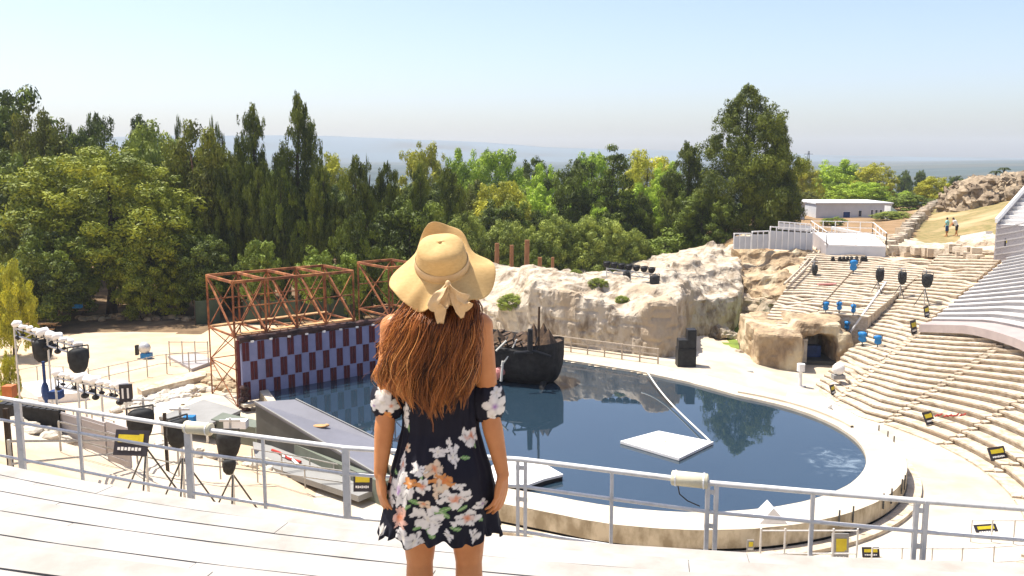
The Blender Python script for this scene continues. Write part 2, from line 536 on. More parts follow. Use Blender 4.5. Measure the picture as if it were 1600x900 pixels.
def floor_z(x, y):   # the paving rises to the level of the pool rim on the far side
    return .06 + .84 * (1 - sst(12.5, 19, x)) * sst(49.5, 53.5, y) * sst(-9.5, -6, x)
fxs = [-20 + .35 * i for i in range(125)]; fys = [23 + .35 * i for i in range(135)]
vid = {}; vs = []; fs = []
for j in range(len(fys) - 1):
    for i in range(len(fxs) - 1):
        if inpoly(fxs[i] + .17, fys[j] + .17, pts) and not inpoly(fxs[i] + .17, fys[j] + .17, inner):
            q = []
            for a, b_ in ((i, j), (i + 1, j), (i + 1, j + 1), (i, j + 1)):
                if (a, b_) not in vid: vid[(a, b_)] = len(vs); vs.append((fxs[a], fys[b_], floor_z(fxs[a], fys[b_])))
                q.append(vid[(a, b_)])
            fs.append(tuple(q))
fl = MB(); fl.raw(vs, fs)
tag(fl.build('orchestra_floor', M['floor'], smooth=True), kind='structure')
# ------------------------------------------------------------ pool
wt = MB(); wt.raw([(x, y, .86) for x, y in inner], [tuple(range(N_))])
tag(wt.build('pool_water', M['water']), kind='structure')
ZT = 1.0
pool = empty('pool_surround', (6.9, 40.7, 0), 0, 'raised cream rim running around the dark blue stage pool', 'pool surround')
b = MB()
vs = [(x, y, ZT + .02 * fbm(x, y)) for x, y in inner] + [(x, y, ZT + .02 * fbm(x, y)) for x, y in outer] + [(x, y, .6) for x, y in inner] + [(x, y, .42) for x, y in outer]
fs = []
for i in range(N_):
    j = (i + 1) % N_
    fs += [(i, N_ + i, N_ + j, j), (i, j, 2 * N_ + j, 2 * N_ + i), (N_ + i, 3 * N_ + i, 3 * N_ + j, N_ + j)]
b.raw(vs, fs)
rimo = b.build('rim', M['rim'], pool)
def scl(pts, k):  # move the ring outwards by k metres along its normal
    out = []
    n = len(pts)
    for i in range(n):
        a, c = pts[i - 2], pts[(i + 2) % n]
        d = Vector((c[0] - a[0], c[1] - a[1])).normalized()
        out.append((pts[i][0] + d.y * k, pts[i][1] - d.x * k))
    return out
def ringwall(pts, z0, z1, m, name):
    b = MB(); n = len(pts)
    b.raw([(x, y, z0) for x, y in pts] + [(x, y, z1) for x, y in pts], [(i, (i + 1) % n, n + (i + 1) % n, n + i) for i in range(n)])
    return b.build(name, m, pool)
ringwall(scl(outer, .012), .30, .985, M['rimwall'], 'outer_wall')
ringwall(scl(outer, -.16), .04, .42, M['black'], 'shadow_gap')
o1, o2 = scl(outer, .04), scl(outer, .62)
b = MB()
run_ = [i for i in range(N_) if inner[i][1] < 49 and inner[i][0] > -1]
k0 = next(q for q in range(len(run_)) if (run_[q] - run_[q - 1]) % N_ != 1)
run_ = run_[k0:] + run_[:k0]
vs = []; fs = []
for i in run_: vs += [(*o1[i], .07), (*o1[i], .22), (*o2[i], .22), (*o2[i], .06)]
for i in range(len(run_) - 1):
    for q in range(3): fs.append((4 * i + q, 4 * i + 4 + q, 4 * i + 5 + q, 4 * i + q + 1))
b.raw(vs, fs); b.build('lower_step', M['stone'], pool)
# second arc, a shallow raised kerb inside the right-hand rim
b = MB(); vs = []; fs = []
for n_, a in enumerate(range(8, 56, 2)):
    for r, z in ((9.62, ZT), (9.62, ZT + .10), (9.78, ZT + .10), (9.78, ZT)):
        vs.append((PC[0] + r * math.cos(R_(a)), PC[1] + r * math.sin(R_(a)) + (.0), z))
for i in range(len(vs) // 4 - 1):
    for q in range(3): fs.append((4 * i + q, 4 * i + 4 + q, 4 * i + 5 + q, 4 * i + q + 1))
b.raw(vs, fs); b.build('kerb', M['rim'], pool)
for n_, a in enumerate((-62, -58, -47, -43, -36, -33, -4, 0, 5)):
    r = 10.78
    p = Vector((PC[0] + r * math.cos(R_(a)), PC[1] + r * math.sin(R_(a)), .62))
    q = MB(); q.tube([p, p + Vector((0, 0, .62))], .035, 6)
    q.build('peg', M['darksteel'], pool)
# low grey green boarding that closes the pool off on the left
b = MB()
A_, B_ = at(398, 668, 1.0), at(596, 756, 1.0)
L_ = at(330, 655, 1.0)
b.prism([(A_.x, A_.y), (B_.x, B_.y), (B_.x + .5, B_.y + .6), (A_.x + .9, A_.y + .6)], .02, 1.04)
b.prism([(L_.x, L_.y), (A_.x - .01, A_.y), (A_.x + .6, A_.y + .7), (L_.x + .2, L_.y + 1.2)], .02, 1.0)
tag(b.build('stage_boarding', M['skirt'], loc=(A_.x, A_.y, 0)), 'low grey green boarding under the ramp at the left end of the pool', 'hoarding')
# walkway deck with cables in front of the boarding
b = MB()
q = [at(x, y, .55) for x, y in ((395, 690), (440, 700), (585, 765), (560, 775), (400, 722))]
b.prism([(v.x, v.y) for v in q], .3, .55)
tag(b.build('low_stage_deck', M['stagegrey'], loc=(q[0].x, q[0].y, 0)), 'grey strip of decking with red cables below the ramp', 'deck')
for (c, m_, pts_, lab) in (('cable', 'red', ((425, 703), (436, 707), (450, 716), (470, 722)), 'red cable lying on the grey deck, the left one'), ('cable', 'red', ((515, 730), (522, 727), (530, 735), (545, 740)), 'red cable lying on the grey deck nearer the woman'), ('cable', 'white', ((440, 712), (455, 716), (466, 726)), 'short white cable between the red ones on the grey deck')):
    b = MB(); b.tube([at(x, y, .62) for x, y in pts_], .06, 6)
    p = at(*pts_[0], .6)
    tag(b.build(c, M[m_], loc=p), lab, 'cable')

# ramp
rp = empty('ramp', (-8, 40, .9), 0, 'long lilac grey sloping ramp leading down into the pool with dark sides', 'ramp')
A = at(398, 628, 2.45); B = at(462, 624, 2.45); C_ = at(612, 697, 1.0); D = at(600, 748, 1.0)
b = MB(); b.raw([A, B, C_, D, A - Vector((0, 0, .12)), B - Vector((0, 0, .12)), C_ - Vector((0, 0, .12)), D - Vector((0, 0, .12))],
                [(0, 3, 2, 1), (0, 4, 7, 3), (1, 2, 6, 5), (3, 7, 6, 2), (4, 0, 1, 5), (4, 5, 6, 7)])
b.build('ramp_top', M['ramp'], rp)
b = MB(); i_ = Vector((.02, .03, -.125))
vs = [A + i_, B + Vector((-.03, -.02, -.125)), C_ + Vector((-.03, .03, -.125)), D + i_]
b.raw(vs + [Vector((v.x, v.y, .2)) for v in vs], [(0, 1, 2, 3), (0, 4, 5, 1), (1, 5, 6, 2), (2, 6, 7, 3), (3, 7, 4, 0)])
b.build('ramp_side', M['rampside'], rp)
b = MB()
for (u, v) in ((A, D), (B, C_)):
    b.beam(u + Vector((0, 0, .02)), v + Vector((0, 0, .02)), .07, .06)
b.build('edge_strip', M['stagegrey'], rp)
n_ = (A * .45 + B * .1 + C_ * .25 + D * .2)
p = at(500, 666, 1.75)
b = MB(); b.ball(p + Vector((0, 0, .02)), (.34, .22, .06), 14, 6); b.ball(p + Vector((.3, .05, .03)), (.13, .12, .07), 10, 6)
tag(b.build('stone_chip', M['plank'], smooth=True, loc=p), 'small tan oval patch lying on the middle of the lilac ramp', 'stone')

# floating platform with its rope
fp = [at(x, y, 1.0) for x, y in ((969, 689), (1029, 673), (1115, 690), (1061, 716))]
b = MB(); b.prism([(v.x, v.y) for v in fp][::-1], .88, 1.0)
pl = empty('floating_platform', ((fp[0] + fp[2]) / 2)[:], 0, 'flat white square platform floating on the right side of the pool', 'platform')
pl.location.z = .86
b.build('deck', M['white'], pl)
c = (fp[0] + fp[1] + fp[2] + fp[3]) / 4
b = MB(); b.tube([c + Vector((-.25, .2, .0)), c + Vector((-.25, .2, .035))], .22, 14); b.build('hatch', M['cream'], pl)
b = MB(); b.prism([(v.x * .93 + c.x * .07, v.y * .93 + c.y * .07) for v in fp][::-1], .80, .885); b.build('float', M['greywood'], pl)
a_, b_ = at(1003, 587, 1.0), at(1110, 690, 1.02)
pts = [a_.lerp(b_, t / 24) + Vector((0, 0, .75 * (1 - t / 24) ** 2 - .0 - .35 * math.sin(math.pi * t / 24) * (1 - t / 24))) for t in range(25)]
b = MB(); b.tube(pts, .045, 6)
tag(b.build('mooring_rope', M['rope'], smooth=True, loc=b_), 'pale rope running over the water to the corner of the white platform', 'rope')
# white board with pointed end
bp_ = [(782, 716), (800, 713), (826, 715), (850, 724), (880, 741), (851, 748), (826, 757), (800, 757), (772, 752), (760, 735)]
q = [at(x, y, 1.12) for x, y in bp_]
wb = empty('white_raft', (q[0].x, q[0].y, .86), 0, 'white pointed raft floating by the near edge beside the woman', 'raft')
b = MB(); b.prism([(v.x, v.y) for v in q][::-1], 1.02, 1.12); b.build('deck', M['white'], wb)
cx = sum(v.x for v in q) / len(q); cy = sum(v.y for v in q) / len(q)
b = MB(); b.prism([((v.x - cx) * .985 + cx, (v.y - cy) * .985 + cy) for v in q][::-1], .80, 1.025); b.build('hull', M['black'], wb)

# ------------------------------------------------------------ stone seating
def RT0(t): return interp([(-60, 28.5), (-52, 21.5), (0, 22.4), (14, 23.8), (42, 28.4)], t)
def wedge_mesh(t0, t1, rmax, rmin=None, run=.66, seed=0, mult=1.0, jit=.2, r0f=None):
    b = MB()
    n = max(3, int((t1 - t0) / 1.3))
    ths = [t0 + (t1 - t0) * i / n for i in range(n + 1)]
    r0s = [interp(RR0, min(t, t1 - .01) if t1 <= 50 else max(t, 50.0)) for t in ths]
    if r0f: r0s = [r0f for _ in ths]
    K = int((rmax - min(r0s)) / run) + 1
    prev = None
    lastz = [0.0] * (n + 1)
    rows = []
    for k in range(K + 1):
        lo, hi, ml, mh = [], [], [], []
        for i, t in enumerate(ths):
            R = r0s[i] + k * run
            rm = min(rmax, RT0(t)) if t1 < 43 and rmax < 30 else rmax
            R = min(R, rm)
            if rmin: R = max(R, rmin)
            tt = min(t, 49.89) if t1 <= 50 else max(t, 50.0)
            zc = bowl(min(R, rm) + run * .5, tt) if R < rm else lastz[i]
            if rmin and R <= rmin: zc = bowl(rmin, tt)
            x0 = CC[0] + R * math.cos(R_(t)); y0 = CC[1] + R * math.sin(R_(t))
            e = fbm(x0 * .9, y0 * .9, seed) * jit; e2 = fbm(x0 * .45, y0 * .45, seed + 5) * jit
            Rj = R + .12 * e
            zj = zc - max(0, e2 - .15) * .55 + .045 * e
            x = CC[0] + Rj * math.cos(R_(t)); y = CC[1] + Rj * math.sin(R_(t))
            lo.append((x + .10 * math.cos(R_(t)), y + .10 * math.sin(R_(t)), lastz[i] if k else -.1))
            ml.append((x + .09 * math.cos(R_(t)), y + .09 * math.sin(R_(t)), zj - .10))
            mh.append((x, y, zj - .09))
            hi.append((x, y, zj))
            lastz[i] = zj
        rows += [lo, ml, mh, hi]
    vs = [v for r in rows for v in r]
    m = n + 1
    fs = []
    for j in range(len(rows) - 1):
        for i in range(n):
            fs.append((j * m + i, j * m + i + 1, (j + 1) * m + i + 1, (j + 1) * m + i))
    # sides
    for side in (0, n):
        base = len(vs)
        for r in rows: vs.append((r[side][0], r[side][1], r[side][2] - 1.6))
        for j in range(len(rows) - 1):
            fs.append((j * m + side, (j + 1) * m + side, base + j + 1, base + j) if side == 0 else ((j + 1) * m + side, j * m + side, base + j, base + j + 1))
    b.raw(vs, [f[::-1] for f in fs])
    return b
seat = empty('stone_seating', (CC[0] + 20, CC[1] + 10, 0), 0, 'weathered beige stone steps of the ancient seating rising to the right of the pool', 'theatre seating')
WB = [-105, -91, -78, -65, -52, -39, -27, -15, -3, 12, 27, 42]
for i in range(len(WB) - 1):
    gap = .55
    wedge_mesh(WB[i] + gap, WB[i + 1] - gap, 28.4, seed=i).build('seating_wedge', M['stone'], seat)
wedge_mesh(42.5, 49.9, 44.5, seed=21, jit=.8).build('seating_wedge', M['stone'], seat)
wedge_mesh(57.35, 63.5, 44.5, seed=23, jit=.8, r0f=23.3).build('seating_wedge', M['stone'], seat)
wedge_mesh(50.0, 57.15, 44.5, seed=22, jit=.8, r0f=28.3).build('seating_wedge', M['stone'], seat)
for i in range(1, len(WB)):                     # narrow stairs between the wedges
    t = WB[i]
    sb = wedge_mesh(t - .56, t + .56, 28.4, run=.34, seed=40 + i, jit=.25)
    sb.build('stair', M['stone'], seat)

# rock cut passage at the far end of the seating
def rock_obj(name, m, fn, loc, vox=.22, amp=.35, fs_=.5, st=(1, 1, 1), parent=None, seed=0, ledge=0.0, it=3):
    b = MB(); fn(b)
    me = bpy.data.meshes.new('tmp'); me.from_pydata(b.v, [], b.f); me.update()
    o = bpy.data.objects.new('tmp', me); COL.objects.link(o)
    md = o.modifiers.new('r', 'REMESH'); md.mode = 'VOXEL'; md.voxel_size = vox
    sm_ = o.modifiers.new('s', 'SMOOTH'); sm_.iterations = it; sm_.factor = .5
    dg = bpy.context.evaluated_depsgraph_get(); dg.update()
    me2 = bpy.data.meshes.new_from_object(o.evaluated_get(dg))
    bpy.data.objects.remove(o)
    nv = len(me2.vertices)
    co = np.empty(nv * 3); me2.vertices.foreach_get('co', co); co = co.reshape(-1, 3)
    no = np.empty(nv * 3); me2.vertices.foreach_get('normal', no); no = no.reshape(-1, 3)
    for i in range(nv):
        p = Vector((co[i][0] * st[0], co[i][1] * st[1], co[i][2] * st[2])) * fs_ + Vector((seed, 0, 0))
        d = noise.fractal(p, 1.0, 2.1, 6) * amp
        d -= abs(noise.noise(p * 2.3)) * amp * .7
        if ledge:
            h = (co[i][2] * 1.3 + noise.noise(p * .7) * 1.5) % 1.0
            d += ledge * (sst(0, .25, h) - 1) * (1 - abs(no[i][2]))
            co[i][2] += ledge * 1.2 * noise.noise(p * 1.5) * max(0, no[i][2])
        co[i] += no[i] * d
    L = Vector(loc)
    co -= np.array(L)
    me2.vertices.foreach_set('co', co.reshape(-1)); me2.update()
    me2.materials.clear(); me2.materials.append(m)
    me2.name = name
    o = bpy.data.objects.new(name, me2); COL.objects.link(o)
    o.location = L
    if parent: o.parent = parent; o.location = L - wl(parent)
    return o
M['tan'] = mat('tanrock', (.40, .295, .175), (.19, .13, .08), .8, .95, .08, 4, stretch=(1.3, 1.3, .6), lo=.33, hi=.6, third=(.50, .42, .28), tscale=.5)
tun = empty('rock_passage', (18, 58, 0), 0, 'tan block of bedrock with a dark arched passage at the foot of the far seating', 'rock passage')
def f_(b):
    b.prism([(16.2, 58.0), (18.9, 57.1), (19.35, 58.4), (19.4, 65.5), (16.4, 64)], -.3, lambda x, y: 2.5 + .05 * (y - 58))
    b.prism([(19.2, 59.2), (21.9, 58.6), (23.4, 63), (22.6, 65.8), (19.2, 65.8)], 2.2, 3.05)
    b.prism([(21.75, 58.6), (22.7, 58.3), (22.9, 65.5), (21.9, 65.5)], -.3, 2.4)
    b.prism([(19.2, 64.6), (22.6, 64.6), (22.6, 65.6), (19.2, 65.6)], -.3, 2.9)
    for k in range(7):   # arch haunches
        a = math.pi * k / 6
        b.box((20.6 + 1.45 * math.cos(a), 61.9, 1.55 + .95 * math.sin(a)), (.55, 5.4, .55))
rock_obj('rock_block', M['tan'], f_, (18, 58, 0), .17, .20, .7, parent=tun, ledge=.0)
b = MB(); b.prism([(19.4, 59.5), (21.8, 59), (22, 64.5), (19.4, 64.5)], .0, .34); b.build('passage_floor', M['rampside'], tun)
b = MB(); b.box((20.5, 60.6, .75), (1.5, .5, .8)); tag(b.build('blue_crate', M['bluedark'], loc=(20.5, 60.6, .34)), 'dark blue crate standing in the mouth of the rock passage', 'crate')
b = MB(); b.box((19.75, 59.3, 1.0), (.3, .25, 1.5)); b.box((19.75, 59.3, 1.8), (.36, .3, .12)); tag(b.build('stone_post', M['rockw'], loc=(19.75, 59.3, .1)), 'pale squared stone post at the left jamb of the dark passage', 'post')
b = MB(); b.box((21.3, 62.8, 1.05), (.9, .12, 1.3)); b.box((20.9, 62.7, 1.05), (.1, .1, 1.5)); b.box((21.75, 62.7, 1.05), (.1, .1, 1.5))
tag(b.build('metal_gate', M['steel'], loc=(21.3, 62.8, .34)), 'pale metal gate deep inside the dark passage', 'gate')

# ------------------------------------------------------------ bedrock outcrops
def ztopA(x, y):
    f = y - interp([(-2, 67), (1.0, 63.2), (3.8, 61.5), (9.8, 57.9), (12.8, 63), (17.5, 69.8), (28, 80)], x)
    z = 5.05 - 1.35 * sst(4, 7.5, x) * (1 - .55 * sst(7.8, 9.5, x)) * (1 - sst(1, 6, f)) - 2.3 * sst(8, 25, f) * (1 - sst(9, 20, x)) - .5 * sst(14, 26, f)
    z -= 1.3 * sst(12, 14, x) * (1 - sst(2, 9, f))
    if x < 1.5: z -= 2.3 * (1 - sst(.2, 1.5, x)) * (1 - sst(5, 14, f))
    return z
polyA = [(-4, 73), (-2, 67), (1.0, 63.2), (3.8, 61.5), (7.3, 59.3), (9.8, 57.9), (11.0, 58.2), (11.7, 61), (12.8, 65), (13.8, 67.2), (17.5, 69.8), (18.8, 72.5), (20.5, 80), (24, 92), (6, 96), (-3, 88)]
def fA(b):
    # finely divided top so that its height can follow the ground
    xs = [-4 + i * 1.0 for i in range(30)]
    from mathutils.geometry import intersect_point_tri_2d
    n = len(polyA)
    b.prism(polyA, -.6, lambda x, y: min(ztopA(x, y), 9) - .15)
def columns(P, zf, step=.5, z0=-.6):
    """solid made of the cells of a grid inside polygon P, tops at zf"""
    def fn(b):
        xs = [p[0] for p in P]; ys = [p[1] for p in P]
        nx = int((max(xs) - min(xs)) / step) + 1; ny = int((max(ys) - min(ys)) / step) + 1
        for i in range(nx):
            for j in range(ny):
                x = min(xs) + (i + .5) * step; y = min(ys) + (j + .5) * step
                if inpoly(x, y, P):
                    h = zf(x, y)
                    b.box((x, y, (h + z0) / 2), (step * 1.02, step * 1.02, h - z0))
    return fn
def zA(x, y):
    h = ztopA(x, y) + .45 * fbm(x * .3, y * .3, 2) + .25 * fbm(x * .9, y * .9, 7)
    q_ = .45 if x < 11 else .8
    h = round(h / q_) * q_ * .6 + h * .4
    return h
oA = rock_obj('rock_outcrop', M['rock'], columns(polyA, zA, .3), (8, 66, 0), .2, .30, .42, st=(1.0, 1.0, .75), seed=3, ledge=.09, it=9)
tag(oA, 'large pale rock outcrop with a sheer carved face behind the boat and fence', 'rock')
# ridge of layered rock between the outcrop and the far seating
polyB = [(19.3, 77), (22, 70.8), (23.6, 71), (25.6, 75), (28.2, 79), (31, 84), (33, 90), (22.5, 90)]
def zB(x, y):
    h = 2.6 + 3.3 * sst(70, 84, y) + .5 * fbm(x * .35, y * .35, 4)
    return round(h / .8) * .8 * .8 + h * .2
oB = rock_obj('rock_ledges', M['tan'], columns(polyB, zB, .5, 0), (24, 78, 0), .27, .5, .45, st=(1, 1, 1.2), seed=9, ledge=.22)
tag(oB, 'layered brown rock ledges below the white balustrade', 'rock')
polyC = [(17.6, 66.5), (19.5, 63.8), (22.3, 66.4), (23.8, 70.8), (21.5, 71.5), (19, 70)]
def zC(x, y): return 1.0 + 1.6 * sst(64, 72, y) + .3 * fbm(x * .8, y * .8, 4)
oC = rock_obj('rock_shelf', M['rock'], columns([(18.6, 75), (21.8, 71.6), (24.4, 73.5), (22.5, 78), (19, 78)], zC, .5, 0), (20, 71, 0), .25, .4, .5, seed=14, ledge=.15)
tag(oC, 'pale broken rock shelf above the patch of green grass', 'rock')
# boulders lying between the outcrop and the passage
def boulder(px, py, w, h, label, m='rockw', z=None, d=None, group=None, seed=0, name='boulder'):
    p = atg(px, py) if z is None else at(px, py, z)
    mpp = (p - Vector((0, 0, CH))).length / FPX
    rw, rh = w * mpp / 2, h * mpp / 2
    rd = d or rw * .8
    o = rock_obj(name, M[m], lambda b: b.ball((p.x, p.y + rd * .4, p.z + rh * .75), (rw, rd, rh), 14, 10), (p.x, p.y, p.z), max(.05, rw / 9), rw * .42, 1.1 / rw, seed=seed)
    tag(o, label, 'boulder', group)
    return o
boulder(1187, 545, 46, 34, 'rounded white boulder left of the tan rock passage', seed=1)
boulder(1135, 530, 50, 22, 'flat grey boulder at the foot of the carved rock wedge', 'rock', seed=2)
boulder(1150, 562, 74, 16, 'long low slab of stone at the edge of the white floor', 'rock', seed=3, d=.6)
boulder(1112, 546, 30, 16, 'dark brown boulder just right of the black loudspeakers', 'tan', seed=4)
boulder(1102, 528, 26, 14, 'small brown stone above and right of the black loudspeakers', 'tan', seed=5)
boulder(1215, 572, 22, 16, 'small stone touching the left side of the tan rock block', 'tan', seed=6)
boulder(1178, 524, 34, 10, 'narrow pale stone in the green grass patch', seed=7)
boulder(1120, 575, 30, 8, 'low flat stone nearest the black loudspeakers', 'rock', seed=8)

# ------------------------------------------------------------ timber seating
def arc_strip(b, R0_, R1_, t0, t1, z, th=.05, dt=2.0, jz=0.0):
    n = max(2, int((t1 - t0) / dt))
    vs = []; fs = []
    for i in range(n + 1):
        t = R_(t0 + (t1 - t0) * i / n)
        c, s_ = math.cos(t), math.sin(t)
        for r, zz in ((R0_, z - th), (R0_, z), (R1_, z), (R1_, z - th)):
            vs.append((CC[0] + r * c, CC[1] + r * s_, zz + jz * math.sin(i * 1.7)))
    for i in range(n):
        for q in range(4):
            fs.append((4 * i + q, 4 * i + 4 + q, 4 * i + 4 + (q + 1) % 4, 4 * i + (q + 1) % 4))
    fs += [(0, 1, 2, 3), (4 * n + 3, 4 * n + 2, 4 * n + 1, 4 * n)]
    b.raw(vs, fs)
def boards(R0_, R1_, t0, t1, z, n, gap=.017, seed=0, seg=7.0):
    b = MB(); w_ = (R1_ - R0_) / n
    rnd = random.Random(seed)
    for i in range(n):
        t = t0 - rnd.random() * seg
        while t < t1:
            a = max(t, t0); e = min(t + seg, t1)
            if e - a > .3:
                arc_strip(b, R0_ + i * w_, R0_ + (i + 1) * w_ - gap - rnd.random() * .004, a + .012, e, z + rnd.uniform(-.003, .003), .04)
            t += seg
    return b
terr = empty('timber_terrace', (-2, 4, 10), 0, 'white painted timber steps the woman stands on, falling towards the railing', 'timber terrace')
T0, T1 = -142, -62
boards(29.60, 30.62, T0, T1, 9.45, 4, seed=1).build('walkway', M['whitewood'], terr)
b = MB(); arc_strip(b, 29.55, 29.60, T0, T1, 9.40, .35); arc_strip(b, 29.65, 38.2, T0, T1, 9.05, .2); b.build('fascia', M['greywood'], terr)
for k in range(7):
    z = 10.03 + .4 * k; r = 30.65 + 1.1 * k
    boards(r, r + 1.13, T0, T1, z, 4, seed=5 + k).build('step_boards', M['whitewood'], terr)
    b = MB(); arc_strip(b, r + .02, r + .06, T0, T1, z - .042, .56 if k == 0 else .37); b.build('riser', M['whitewood'], terr)

def bench_block(root, t0, t1, Rs, zf, mat_t, mat_r, rise, tread):
    for i, r in enumerate(Rs):
        z = zf(i, r)
        b = MB(); arc_strip(b, r, r + tread, t0, t1, z, .06); b.build('bench', mat_t, root)
        b = MB(); arc_strip(b, r + .03, r + .07, t0, t1, z - .062, rise); b.build('riser', mat_r, root)
tb = empty('timber_benches', (30, 52, 4), 0, 'grey and white timber benches laid over the stone seating at the upper right', 'timber seating')
b = MB(); arc_strip(b, 27.9, 29.7, -50, 41.3, bowl(29.2, 20) + .16, .35); b.build('front_walkway', M['pinkwood'], tb)
def zt(i, r):
    return None
TZ = lambda t, r: None
def RT(t): return interp([(-50, 21.0), (0, 22.0), (14, 23.4), (42, 28.3)], t)
def var_strip(b, f0, f1, t0, t1, dz, th, dr=0.0):
    """strip between the fractions f0 and f1 of the way from the front walkway to the top row"""
    n = 46; vs = []; fs = []
    for i in range(n + 1):
        tt = t0 + (t1 - t0) * i / n; t = R_(tt); r0 = RT(tt)
        ra = r0 + (41.0 - r0) * f0 + dr; rb = r0 + (41.0 - r0) * f1
        z = bowl(r0 + (41.0 - r0) * max(f0, 0) + .35, min(tt, 41.9)) + dz
        for q, zz in ((ra, z - th), (ra, z), (rb, z), (rb, z - th)):
            vs.append((CC[0] + q * math.cos(t), CC[1] + q * math.sin(t), zz))
    for i in range(n):
        for q in range(4): fs.append((4 * i + q, 4 * i + 4 + q, 4 * i + 4 + (q + 1) % 4, 4 * i + (q + 1) % 4))
    fs += [(0, 1, 2, 3), (4 * n + 3, 4 * n + 2, 4 * n + 1, 4 * n)]
    b.raw(vs, fs)
bpy.data.objects.remove(tb.children[0])
b = MB(); var_strip(b, -.13, .02, -50, 41.6, .10, .5); b.build('front_walkway', M['pinkwood'], tb)
NB_ = 16
for i in range(NB_):
    f = i / NB_; g_ = .97 / NB_
    b = MB(); var_strip(b, f + .012, f + .012 + g_, -50, 41.6, .24, .06); b.build('bench', M['benchtop'], tb)
    b = MB(); var_strip(b, f + .016, f + .020, -50, 41.6, .177, .5); b.build('riser', M['greywood'], tb)
# raised stand behind it
st = empty('raised_stand', (40, 62, 7), 0, 'tall grey timber stand with a sloping white handrail at the top right edge', 'grandstand')
RS = 41.2
b = MB(); n = 30; vs = []; fs = []
def base_z(t): return bowl(RS, t)
for i in range(n + 1):
    tt = -30 + 73.2 * i / n; t = R_(tt)
    for z in (base_z(tt) - .5, 9.0 + max(0, (30 - tt)) * .03):
        vs.append((CC[0] + RS * math.cos(t), CC[1] + RS * math.sin(t), z))
for i in range(n): fs.append((2 * i, 2 * i + 1, 2 * i + 3, 2 * i + 2))
b.raw(vs, fs)
b.build('front_wall', M['hoard'], st)
b = MB()
for k in range(5):
    vs = []; fs = []
    for i in range(n + 1):
        tt = -30 + 73.2 * i / n; t = R_(tt); z = base_z(tt) + .35 + k * .5
        for q, zz in ((RS - .05, z), (RS - .05, z + .09), (RS - .001, z + .09)):
            vs.append((CC[0] + q * math.cos(t), CC[1] + q * math.sin(t), zz))
    for i in range(n): fs += [(3 * i, 3 * i + 1, 3 * i + 4, 3 * i + 3), (3 * i + 1, 3 * i + 2, 3 * i + 5, 3 * i + 4)]
    b.raw(vs, fs)
b.build('batten', M['greywood'], st)
for k in range(8):
    r = RS + .02 + k * .8
    b = MB(); 
    vs = []; fs = []
    for i in range(n + 1):
        tt = -30 + 73.2 * i / n; t = R_(tt); z = 9.0 + max(0, (30 - tt)) * .03 + k * .30
        for q, zz in ((r, z - .35), (r, z), (r + .8, z), (r + .8, 4)):
            vs.append((CC[0] + q * math.cos(t), CC[1] + q * math.sin(t), zz))
    for i in range(n):
        for q in range(3): fs.append((4 * i + q, 4 * i + 4 + q, 4 * i + 5 + q, 4 * i + q + 1))
    b.raw(vs, fs); b.raw([vs[4 * n], vs[4 * n + 1], vs[4 * n + 2], (vs[4 * n + 2][0], vs[4 * n + 2][1], 5.0), (vs[4 * n][0], vs[4 * n][1], 5.0)], [(0, 1, 2, 3, 4)])
    b.build('bench', M['benchtop'], st)
t = R_(43.2)
def pol(r, z, tt=43.2): return Vector((CC[0] + r * math.cos(R_(tt)), CC[1] + r * math.sin(R_(tt)), z))
b = MB()
b.beam(pol(RS - .1, 9.25), pol(RS + 6.2, 11.75), .16, .35)
b.build('handrail', M['white'], st)
b = MB(); b.raw([pol(RS, 6.2), pol(RS + 6.3, 6.2), pol(RS + 6.3, 11.5), pol(RS, 9.0)], [(0, 1, 2, 3)]); b.build('side_panel', M['hoard'], st)
# ------------------------------------------------------------ trees
def leaf_mesh(name, lobes, per, size, m, seed, flat=.5, up=0.0, tone=(.15, 1.0)):
    """lobes: rows of x, y, z, rx, ry, rz, tint; many leaf sized faces spread through every lobe"""
    rg = np.random.default_rng(seed)
    L = np.array(lobes)
    area = (L[:, 3] * L[:, 4] + L[:, 3] * L[:, 5] + L[:, 4] * L[:, 5])
    cnt = np.maximum(6, (per * area / area.sum())).astype(int)
    id_ = np.repeat(np.arange(len(L)), cnt)
    n = len(id_)
    d = rg.normal(size=(n, 3)); d /= np.linalg.norm(d, axis=1)[:, None]
    rr = np.clip(1 - np.abs(rg.normal(size=n)) * .22, .25, 1.0) * (1 + .10 * rg.normal(size=n))
    P = L[id_, 0:3] + d * L[id_, 3:6] * rr[:, None]
    # face basis: the normal leans outwards
    nn = d + rg.normal(size=(n, 3)) * .33; nn[:, 2] += .10
    nn /= np.linalg.norm(nn, axis=1)[:, None]
    t = rg.normal(size=(n, 3)); t[:, 2] += up * 2.0
    t -= nn * (t * nn).sum(1)[:, None]; t /= np.linalg.norm(t, axis=1)[:, None]
    q = np.cross(nn, t)
    s = size * (0.55 + .9 * rg.random(n))
    a = t * s[:, None]; b = q * (s * (.55 if up == 0 else .38))[:, None]
    V = np.stack([P - a * .8, P + b * .8 - a * .1, P + a, P - b * .8 + a * .15], 1).reshape(-1, 3)
    F = np.arange(4 * n).reshape(-1, 4)
    me = bpy.data.meshes.new(name)
    me.vertices.add(4 * n); me.vertices.foreach_set('co', V.reshape(-1).astype('f'))
    me.loops.add(4 * n); me.loops.foreach_set('vertex_index', F.reshape(-1).astype('i'))
    me.polygons.add(n); me.polygons.foreach_set('loop_start', (np.arange(n) * 4).astype('i'))
    at_ = me.attributes.new('tint', 'FLOAT', 'POINT')
    tint = np.clip(L[id_, 6] + rg.normal(size=n) * .17, 0, 1)
    at_.data.foreach_set('value', np.repeat(tint, 4).astype('f'))
    me.materials.append(m); me.update(calc_edges=True); me.validate()
    return me

